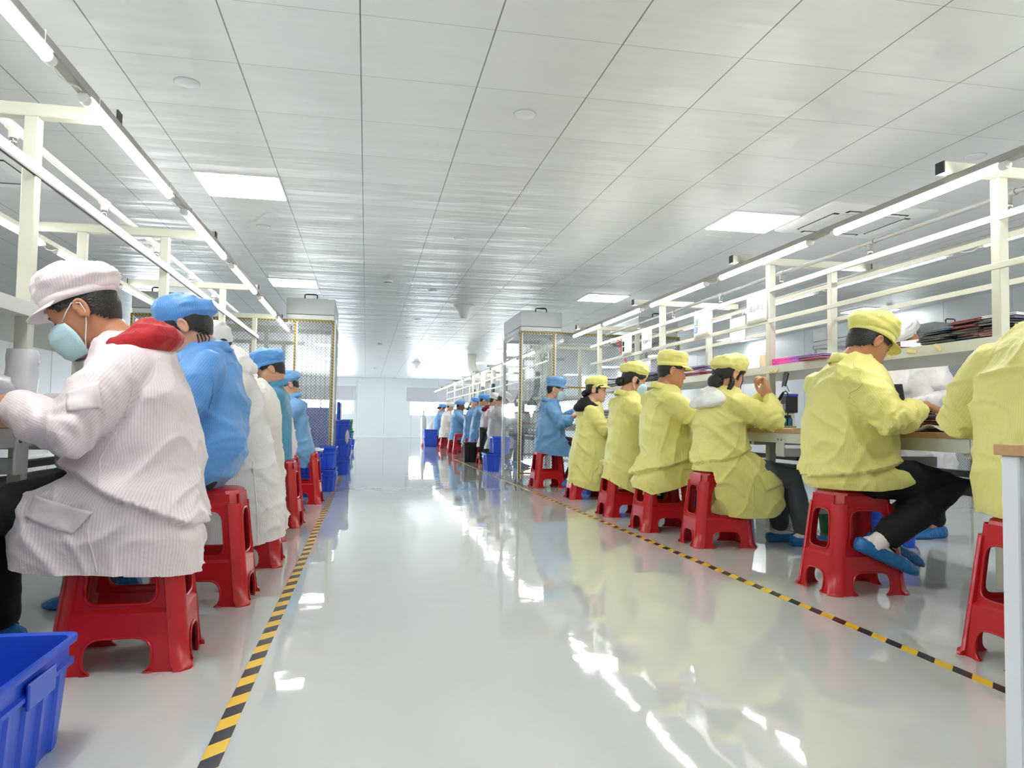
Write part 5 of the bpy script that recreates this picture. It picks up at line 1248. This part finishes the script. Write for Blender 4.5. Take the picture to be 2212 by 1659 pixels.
for k in range(2): crate('%s of the far blue pair of crates before the last benches' % ('lower', 'upper')[k], 1.84, 22.2, .25 * k, .40, .5, .247, fine=False)
crate('small blue crate between the person in blue and the woman with black hood', 2.44, 8.05, 0, .24, .34, .20)
crate('blue crate on the floor behind the woman with the black hood', 2.62, 7.2, 0, .4, .3, .2)
crate('blue crate on the floor under the right bench left of the black trousers', 3.35, 4.45, .0, .34, .26, .24)
crate('green crate under the right bench, beside the blue crate', 3.42, 5.0, .22, .3, .28, .12, CGREEN)
crate('lower green crate under the right bench, beside the blue crate', 3.42, 5.0, .0, .3, .28, .215, CGREEN)
crate('blue crate at the bottom of the stack behind the nearest yellow coat', 4.35, 3.75, 0, .4, .5, .235, group='blue crates behind the bench')
crate('blue crate second in the stack behind the nearest yellow coat', 4.35, 3.75, .238, .4, .5, .235, group='blue crates behind the bench')
crate('blue crate on top of the stack behind the nearest yellow coat', 4.35, 3.75, .476, .4, .5, .235, group='blue crates behind the bench')
crate('blue crate under the right bench beyond the bare-faced man in yellow', 3.0, 6.1, 0, .5, .4, .25)
# upright blue board and bag on the crates left
o = MB().box(-.40, -.36, 10.65, 11.05, .752, 1.0, .004).build('board', CBLUE); tag(o, 'blue board standing upright on the tall crate stack past the left booth', 'board')
o = MB().box(-.352, -.335, 10.67, 11.03, .752, .985, .003).build('board', LID); tag(o, 'white sheet leaning on the upright blue board', 'board')
def bag(label, c, r, m, seed, sq=(1, 1, 1), name='plastic_bag', cat='bag'):
    mb = MB().sphere((0, 0, 0), r, 30); v, f = mb.arrays(); n = v / (np.linalg.norm(v, axis=1)[:, None] + 1e-9)
    k = 1 - np.abs(vnoise(v / np.array(r) * 2.2 + seed, seed)); k2 = 1 - np.abs(vnoise(v / np.array(r) * 5 + seed, seed + 1))
    v = v + n * ((k ** 2 - .5) * .35 * min(r) + (k2 ** 2 - .5) * .16 * min(r))[:, None]
    v[:, 2] = np.maximum(v[:, 2], -r[2] * .82); v[:, 2] += r[2] * .82
    o = link(name, v, f, m, None, True); o.location = c; return tag(o, label, cat)
BAGM = mat('milky_bag_film', 'e4e3ea', .22, translucent=.35, bump=.35, bscale=16)
bag('clear bag hanging over the tall crate stack past the left booth', (-.25, 10.7, .42), (.03, .1, .12), BAGM, 4)

# ================================================================== things on the right line
def case_stack(name, x, y, z, cols, w=.26, d=.19, th=.011, seed=0, jit=.02, cat='tablet case', kind='tablet_case', tilt=0.0):
    r = random.Random(seed); zz = z
    ords = ['lowest', 'second', 'third', 'fourth', 'fifth', 'sixth', 'seventh', 'eighth', 'ninth', 'tenth', 'eleventh', 'twelfth', 'thirteenth', 'fourteenth', 'fifteenth', 'sixteenth']
    for k, c in enumerate(cols):
        nm, hx = c
        h = th * r.uniform(.8, 1.25)
        t = thing(kind, '%s case, %s from the bottom of %s' % (nm, ords[k] if k else 'first', name), cat, (x + r.uniform(-jit, jit), y + r.uniform(-jit, jit), zz), r.uniform(-.14, .14))
        m = mat('case_' + hx, hx, .4)
        MB().box(-w / 2, w / 2, -d / 2, d / 2, 0, h * .36, .0015).build('cover', m, t); MB().box(-w / 2 + .006, w / 2 - .004, -d / 2 + .004, d / 2 - .004, h * .36, h * .66).build('tablet', mat('case_inner', 'c9ccd2', .4), t); MB().box(-w / 2, w / 2, -d / 2, d / 2, h * .66, h, .0015).build('cover', m, t)
        zz += h + .0006
    return zz
RD, BK, GN, PU, BL, WH, PK, DB = ('dark red', '641522'), ('black', '1a1a1f'), ('dark green', '39503f'), ('purple', '5b4a86'), ('blue-black', '27304a'), ('white', 'e8e7ea'), ('pink', 'c25c7e'), ('dark blue', '2c3f6e')
SZ = 1.177
case_stack('the big shelf pile, left stack', 2.86, 3.255, SZ, [BK, GN, BK, BK, DB, BK, DB], seed=1)
case_stack('the big shelf pile, middle stack', 2.88, 3.085, SZ, [BK, BK, RD, GN, RD, RD, RD, RD, ('red', '8a1a2c')], seed=2)
case_stack('the big shelf pile, right stack', 2.88, 2.925, SZ, [BK, RD, RD, RD, BK, BK, BK, ('violet', '6d6390'), WH], seed=3, d=.17)
case_stack('the pair beside the white-capped worker', 2.8, 3.62, SZ, [RD, ('crimson', 'a01f3c')], seed=9, d=.2)
case_stack('the shelf heap beside the bare-faced man', 2.86, 6.05, SZ, [('red', '9b2340'), PU, ('red', 'a32240'), WH, PU, ('violet', '7b74b8'), PU], seed=4, d=.5, w=.3)
case_stack('the dark shelf heap by the masked person', 2.86, 7.1, SZ, [BK, BK, ('grey', '50525c'), BK, BL, BK, PU, ('violet', '77709f')], seed=5, d=.42, w=.3)
case_stack('the loose shelf heap near the black hood', 2.86, 8.12, SZ, [PU, WH, ('red', '8a1a2c'), WH, BL, WH], seed=6, d=.4, w=.34, jit=.05)
case_stack("the tall heap at the shelf's far end", 2.84, 8.5, SZ, [BK, WH, BK, WH, BK, WH, WH, WH, BL, WH], seed=7, d=.26, w=.3, jit=.05)
case_stack('the black stack on the right bench', 2.67, 3.42, .7535, [BK] * 9, seed=10, d=.17, w=.24, jit=.006)
case_stack('the red stack on the right bench', 2.70, 3.21, .7535, [RD, RD, RD, ('crimson', '7c1c2c'), RD, BK, ('grey', '8c8f94')], seed=11, d=.17, w=.24, jit=.008)
case_stack('the boxed stack before the person in blue', 2.70, 8.45, .7535, [('red', '8f2b3d'), WH, BK, ('lilac', 'b9a6c6'), BK, WH, BK, ('lilac', 'b9a6c6'), BK, WH], seed=12, d=.3, w=.26, th=.017, jit=.006)
case_stack('the grey stack near the black hood', 2.84, 7.75, .7535, [('grey', '7d8087'), BK] * 7, seed=13, d=.26, w=.26, th=.016, jit=.01)
o = thing('gift_box', 'long magenta to violet box lying on the right shelf', 'box', (2.80, 4.55, SZ))
m = bpy.data.materials.new('magenta_violet_print'); m.use_nodes = True; nt = m.node_tree; tc = nt.nodes.new('ShaderNodeTexCoord'); sx = nt.nodes.new('ShaderNodeSeparateXYZ'); nt.links.new(tc.outputs['Object'], sx.inputs[0])
cr = nt.nodes.new('ShaderNodeValToRGB'); cr.color_ramp.elements[0].color = (*srgb('7a3fb4'), 1); cr.color_ramp.elements[1].color = (*srgb('e0219a'), 1); cr.color_ramp.elements[0].position = .3; cr.color_ramp.elements[1].position = .62
nt.links.new(M_(nt, 'ADD', M_(nt, 'MULTIPLY', sx.outputs[1], 1.7), .5), cr.inputs[0]); nt.links.new(cr.outputs[0], nt.nodes['Principled BSDF'].inputs['Base Color']); nt.nodes['Principled BSDF'].inputs['Roughness'].default_value = .35
MB().box(-.08, .08, -.24, .27, 0, .045, .003).build('box_body', m, o); MB().box(-.082, .082, -.242, .272, .03, .0475, .003).build('box_lid', m, o)
v = [(-.0815, .19, .02), (-.0815, .182, .02), (-.0815, .186, .033)]
MB().add(v, [(0, 1, 2)]).build('printed_mark', mat('print_white', 'f2e6f0', .5), o)
case_stack('the pair beside the magenta box', 2.76, 4.18, SZ, [('crimson', 'a3284a'), PU], seed=15, d=.26, w=.2)
# jar
j = thing('jar', 'clear jar of pale snacks beside the post on the right shelf', 'jar', (2.80, 5.0, SZ))
MB().lathe([(.035, 0), (.04, .005), (.04, .085), (.034, .095)], (0, 0, 0), 20).build('jar_body', mat('jar_contents', 'd8c4a4', .3, noise=.35, nscale=90), j, 40); MB().lathe([(.036, .095), (.037, .115), (0, .116)], (0, 0, 0), 20).build('lid', LID, j, 40)
def lettering(name, body, size, m, parent, M4, align='LEFT'):
    c = bpy.data.curves.new('text', 'FONT'); c.body = body; c.size = size; c.align_x = align; c.extrude = .0004
    o = bpy.data.objects.new('tmp', c); COL.objects.link(o); bpy.context.view_layer.update()
    me = bpy.data.meshes.new_from_object(o.evaluated_get(bpy.context.evaluated_depsgraph_get())); bpy.data.objects.remove(o); bpy.data.curves.remove(c)
    me.materials.clear(); me.materials.append(m); o = bpy.data.objects.new(name, me); COL.objects.link(o); o.parent = parent; o.matrix_local = M4
    return o
# work sheets in sleeves hung on the rails
PAPER = mat('paper_sleeve', 'e9e8ef', .3); PRB = mat('print_blue', '86a2e2', .5); PRD = mat('print_dark', '625d70', .5); PRO = mat('print_orange', 'e0a628', .5); INK = mat('ink_grey', '9a9aa2', .6)
def sheet_sign(label, x, y, z0, z1, w, prints=(), text=None):
    t = thing('work_sheet', label, 'paper sign', (x, y, z0)); hh = z1 - z0
    g = [[(-.0015 * math.sin(3 * k + 2 * s_), k * w / 2, hh * s_) for k in np.linspace(-1, 1, 7)] for s_ in np.linspace(0, 1, 5)]
    MB().sheet(g, .0012).build('sheet', PAPER, t, True)
    for (y0, y1, a, b, m) in prints: MB().box(-.0045 - (.0008 if m is not PRD else 0), -.0032, y0, y1, a, b).build('print', m, t)
    for s_ in (-1, 1): MB().tube([(0, s_ * w * .4, hh - .01), (-.012, s_ * w * .4, hh + .012), (.0, s_ * w * .4, hh + .03)], .0018, 5).build('hook', CORD, t)
    if text:
        lettering('lettering', text, .05, INK, t, Matrix(((0, 0, -1, -.0036), (-1, 0, 0, 0), (0, 1, 0, hh * .45), (0, 0, 0, 1))), 'CENTER')
    return t
pics = lambda m: [(.07, .125, .105, .155, PRD), (.076, .119, .110, .150, m), (.07, .125, .045, .095, PRD), (.076, .119, .050, .090, m), (-.12, -.095, .012, .032, PRO)]
sheet_sign('white sheet with large grey characters, on the front rail beside the second post', 2.688, 4.915, 1.492, 1.685, .285, text='成品测试')
sheet_sign('sheet with two blue pictures and an orange mark on the front rail', 2.688, 5.815, 1.485, 1.69, .285, pics(PRB))
sheet_sign('plain sheet in a glossy sleeve on the rear rail, behind the lettered sheet', 3.2, 6.19, 1.50, 1.72, .28)
sheet_sign('sheet with two dark pictures, farthest along the front rail', 2.688, 7.64, 1.49, 1.685, .3, pics(PRD))
sheet_sign('sheet with a faint grey print on the front rail beside the fourth post', 2.688, 7.06, 1.47, 1.69, .27, [(.07 - .05 * k - d_, .076 - .05 * k - d_, .085 + .004 * k, .125 - .003 * k, INK) for k in range(4) for d_ in (0, .013, .026)])
sheet_sign('plain blue-white sheet low on the rear rail by the mesh curtain', 3.2, 8.4, 1.28, 1.50, .26)
o = MB().box(-.003, .003, -.075, .075, 0, .11).build('paper_card', PAPER); o.location = (3.15, 3.95, SZ); o.rotation_euler.z = .1; tag(o, 'white card standing on the shelf behind the white-capped worker', 'card')
# soldering station
s = thing('soldering_station', 'teal soldering station with a black angled holder on the right bench', 'soldering station', (2.82, 4.85, .7535))
TEAL = mat('teal_plastic', '2d8fa3', .4)
MB().box(-.06, .06, -.09, .09, 0, .075, .012).build('station_body', TEAL, s, 30); MB().box(-.05, .05, -.08, .08, .075, .09, .004).build('top_tray', BLACK, s)
MB().tube([(0, .05, .085), (0, .05, .14), (0, .035, .15)], [.022, .02, .016], 10).build('holder_base', BLACK, s, 40)
MB().tube([(0, .05, .15), (0, -.03, .22), (0, -.06, .245)], [.013, .010, .008], 10).build('iron_handle', BLACK, s, 40)
MB().tube([(0, -.06, .245), (0, -.09, .255), (0, -.115, .24), (0, -.12, .16), (0, -.115, .06), (0, -.11, .004)], .004, 6).build('cord', BLACK, s, True)
CLOTHW = mat('white_bench_cover', 'eceae6', .6, bump=.3, bscale=9)
for k, (y0, y1, l) in enumerate(((3.0, 3.75, 'white foam sheet under the case stacks on the right bench'), (4.12, 4.72, 'white foam sheet on the right bench beside the soldering station'))):
    g = [[(2.545 + .34 * a + .005 * math.sin(b * 9), y0 + (y1 - y0) * b, .7518 + .003 * (1 + math.sin(b * 17 + a * 5)) * (1 - a * .6) + (.03 * math.exp(-((b - .12) / .09) ** 2) * (1 - a) if k == 0 else 0)) for b in np.linspace(0, 1, 30)] for a in np.linspace(0, 1, 8)]
    tag(MB().sheet(g, .0016).build('bench_sheet', CLOTHW, None, True), l, 'sheet')
o = MB().box(-.05, .05, -.09, .09, 0, .012, .002).build('parts_tray', mat('tray_brown', 'a58a55', .6, noise=.5, nscale=140)); o.location = (2.7, 4.6, .7585); tag(o, 'shallow tray of small yellow-brown parts on the bench beside the soldering station', 'tray')
# hanging black pouch and mask straps under the shelf, tape scraps on its edge
o = thing('hanging_pouch', 'black pouch hanging under the right shelf left of the man in black trousers', 'pouch', (2.70, 4.55, 1.124))
MB().sheet([[(0, .03 * (1 - s_ * .3) * k + .03 * s_, -.085 * s_ - .012 * abs(k)) for k in np.linspace(-1, 1, 5)] for s_ in np.linspace(0, 1, 6)], .008).build('pouch', BLACK, o)
MB().tube([(0, .02, 0), (0, .03, -.04), (0, .028, -.09)], .0025, 5).build('strap', BLACK, o); MB().tube([(0, .0, -.085), (0, -.02, -.11), (0, -.035, -.13)], .0025, 5).build('strap', BLACK, o)
SCRAP = mat('yellow_tape_scrap', 'e2d690', .6)
for k, (y, z, l) in enumerate(((4.72, 1.14, 'left of the pair'), (4.64, 1.145, 'right of the pair'))):
    o = MB().tube([(0, .02 * math.cos(a), .014 * math.sin(a)) for a in np.linspace(2.6, 6.6, 9)], .004, 5).build('tape_hook', SCRAP); o.location = (2.679, y, z); tag(o, 'curled yellow tape hook on the right shelf edge, ' + l, 'tape hook', 'tape hooks')
for k, (y, z, w, rr, l) in enumerate(((3.70, 1.145, .05, .5, 'nearest the white-capped worker'), (3.53, 1.142, .03, .1, 'small, in the middle'), (3.36, 1.155, .07, .15, 'with a pale peg'), (3.18, 1.158, .05, .7, 'rightmost'), (5.3, 1.148, .04, .2, 'left of the second post'))):
    o = MB().box(-.0012, .0, -w / 2, w / 2, -.008, .008).build('tape_scrap', SCRAP); o.location = (2.6838, y, z); o.rotation_euler.x = rr; tag(o, 'scrap of yellow tape on the right shelf edge, ' + l, 'tape', 'tape scraps')
o = thing('mask_strings', 'white strings hanging from the right shelf edge before the bare-faced man', 'string', (2.68, 5.42, 1.13))
for k in range(3): MB().tube([(0, .02 * k, .01), (-.004, .02 * k + .004, -.06), (-.004, .02 * k - .004, -.12 - .02 * k)], .002, 5).build('string', CORD, o)
# red coiled air hoses
HOSE = mat('coiled_red_hose', 'e0444a', .35)
def hose(label, p, q, n, r=.02):
    p, q = np.array(p, float), np.array(q, float); d = q - p; a = np.linspace(0, 2 * math.pi * n, n * 12)
    pts = [p + d * t / a[-1] + np.array((r * math.cos(t), r * math.sin(t), 0)) for t in a]
    return tag(MB().tube(pts, .004, 6).build('air_hose', HOSE, None, True), label, 'air hose')
hose('coiled red air hose hanging beside the right booth', (2.9, 8.6, 1.77), (2.96, 8.22, 1.30), 15)
hose('coiled red air hose seen behind the man in black trousers', (3.16, 4.32, 1.124), (3.16, 4.22, .90), 9, .022)
o = bag('crumpled red cloth on the far side of the right bench', (3.3, 4.15, .7515), (.07, .09, .03), PLAIN['red'], 9, name='cloth', cat='cloth')
f_ = thing('folder', 'dark grey folder held open by the white-coated standing worker', 'folder', (3.66, 4.80, .91), .15)
MB().box(-.004, .004, -.12, .12, 0, .17, .002).build('cover', mat('folder_dark', '3c3e42', .35), f_); o = MB().box(-.003, .003, -.12, .12, 0, .17).build('page', PAPER, f_); o.location = (-.02, .06, 0); o.rotation_euler.z = -.5
f_.rotation_euler = (0, -.25, .3)
# tripod-like boxes behind
o = thing('equipment_box', 'small black meter on a grey stand on the far side of the right bench', 'equipment', (3.26, 5.45, .752)); MB().box(-.03, .03, -.03, .03, 0, .12, .004).build('stand', BGREY, o); MB().box(-.05, .05, -.045, .045, .12, .25, .006).build('case', BLACK, o); MB().box(-.051, -.049, -.03, .03, .14, .19).build('screen', mat('screen_grey', '5d6068', .3), o); MB().box(-.052, .05, -.046, .046, .25, .268).build('top_edge', mat('blue_edge', '3c3fb0', .4), o)
# handwritten card on the crates
o = thing('note_card', 'white card with handwriting taped to the blue crates behind the nearest yellow coat', 'card', (4.146, 3.62, .24)); MB().box(-.002, .002, -.10, .10, 0, .20, .0015).build('card', PAPER, o)
for k, (tx, zz) in enumerate((('CA', .12), ('外', .035))):
    lettering('handwriting', tx, .06, mat('ink_black', '2b2b33', .6), o, Matrix(((0, 0, -1, -.0028), (-1, 0, 0, .085), (0, 1, 0, zz), (0, 0, 0, 1))))
# stack of white foam under the right bench
for k in range(7):
    o = MB().box(-.16, .16, -.12, .12, 0, .022, .003).build('foam_tray', LID); o.location = (3.25, 5.55, .03 + .024 * k - .03); tag(o, 'white foam tray under the right bench, %s from the floor' % ordn[k], 'tray', 'white foam trays')
# white side table in the right foreground
t = thing('side_table', 'white metal table with a wooden top cut off by the right edge of the picture', 'table', (1.33, 0, 0))
MB().box(0, .75, .55, 1.42, .715, .738, .002).build('tabletop', WOOD, t)
WLEG = mat('white_steel', 'd9dee6', .3)
for x in (.010, .69):
    for y in (.575, 1.365): MB().box(x, x + .05, y, y + .045, 0, .715, .003).build('leg', WLEG, t)
MB().box(.06, .70, 1.39, 1.405, .62, .715).build('apron', WLEG, t); MB().box(.025, .04, .61, 1.375, .62, .715).build('apron', WLEG, t)
MB().box(.085, .62, 1.406, 1.409, .40, .70).build('notice', PAPER, t)

# ================================================================== things on the left line
m = BAGM
bag('large milky plastic bag heaped on the left bench at the picture edge', (-1.36, 2.86, .7515), (.16, .26, .10), BAGM, 11)
bag('crumpled pink wrapping showing in the bag at the left edge', (-1.22, 2.60, .752), (.07, .07, .045), mat('pink_film', 'e58c98', .4, bump=.4, bscale=25), 5, name='wrapping', cat='wrapping')
bag('pale plastic sheet heap on the left bench behind the red-hooded man', (-1.25, 3.5, .7515), (.12, .2, .055), BAGM, 14)
o = MB().box(-.19, .19, -.24, .24, 0, .006, .002).build('bench_mat', mat('teal_blue_mat', '5d8796', .5)); o.location = (-1.28, 2.55, .7515); tag(o, 'blue-grey mat on the left bench under the red-hooded man\'s hands', 'mat')
o = thing('foil_wrap', 'roll of clear bubble wrap around the near left post', 'wrap', (-1.25, 3.085, .84))
v = []
rings = []
for zz in np.linspace(0, .165, 14):
    a = np.arange(26) * 2 * math.pi / 26; q = np.stack([np.cos(a) * 2, np.sin(a) * 2, np.full(26, zz * 30)], 1)
    r = .05 + .006 * vnoise(q, 5); sq = .94 / np.maximum(np.abs(np.cos(a)), np.abs(np.sin(a))) ** .6
    rings.append(np.stack([r * sq * np.cos(a), r * sq * np.sin(a), np.full(26, zz)], 1))
MB().loft(rings, True, False).build('wrap_film', BAGM, o, True)
for k, (z, l) in enumerate(((0, 'bottom'), (.018, 'second'), (.036, 'third'), (.054, 'fourth'), (.072, 'top'))):
    o = MB().box(-.09, .09, -.11, .11, 0, .0165, .006).build('folded_cloth', PLAIN['white']); o.location = (-1.33, 4.15, SZ + z); o.rotation_euler.z = .1 * math.sin(k * 2.1); tag(o, 'folded white cloth on the left shelf behind the red-hooded man, %s of the stack' % l, 'cloth', 'folded white cloths')
o = thing('bent_bench_arm', 'pale bent arm under the left bench', 'stand', (-1.35, 3.5, 0)); MB().tube([(0, .3, .55), (.05, .15, .60), (.13, .05, .62), (.2, -.05, .66)], [.035, .035, .03, .025], 10).build('arm_tube', WLEG, o, True)  # bent bench arm of unknown use
MB().bar((.05, -.1, .45), (.26, .1, .64), .012, .025).build('brace', BGREY, o)
# gas bottle and cable by the last far bench
o = thing('gas_bottle', 'slim grey gas bottle with a red valve at the far benches', 'gas bottle', (1.80, 24.4, 0)); MB().lathe([(.0, 0), (.09, .005), (.09, .8), (.05, .92), (.03, .95), (.03, 1.0), (0, 1.0)], (0, 0, 0), 16).build('cylinder', GALV, o, 40); MB().sphere((0, 0, 1.03), (.028, .028, .035), 10).build('valve', PLAIN['red'], o)
# dark suction hoses hanging over the far benches
for k, y in enumerate((12.6, 14.0, 15.6, 17.2, 18.8, 20.4)):
    o = thing('suction_hose', 'dark flexible hose hanging over the far right benches, %s from the booth' % ordn[k], 'hose', (2.85, y, 0), group='suction hoses')
    MB().cyl((0, 0, 1.62), (0, 0, 1.94), .055, n=12).build('collar_pipe', DUCT, o, 40); MB().tube([(0, 0, 1.64), (-.02, -.06, 1.5), (-.05, -.2, 1.36), (-.10, -.3, 1.22), (-.16, -.34, 1.12)], .045, 10).build('hose', mat('hose_dark', '3d4046', .5), o, True); MB().lathe([(.045, 0), (.09, -.06), (.095, -.08)], (-.165, -.345, 1.12), 14).build('nozzle', BLACK, o, 40)
for k, y in enumerate((11.8, 13.4, 15.0, 16.6, 18.2, 19.8, 21.4, 23.0)):
    o = thing('storage_bin', 'white parts bin on the far right benches, %s from the booth' % ordn[k], 'bin', (2.75, y, .752), group='parts bins on the far benches'); MB().box(-.12, .12, -.2, .2, 0, .16, .006).build('bin_body', LID, o); MB().box(-.11, .11, -.19, .19, .16, .2, .02).build('contents', mat('bin_grey', '85898e', .6), o)
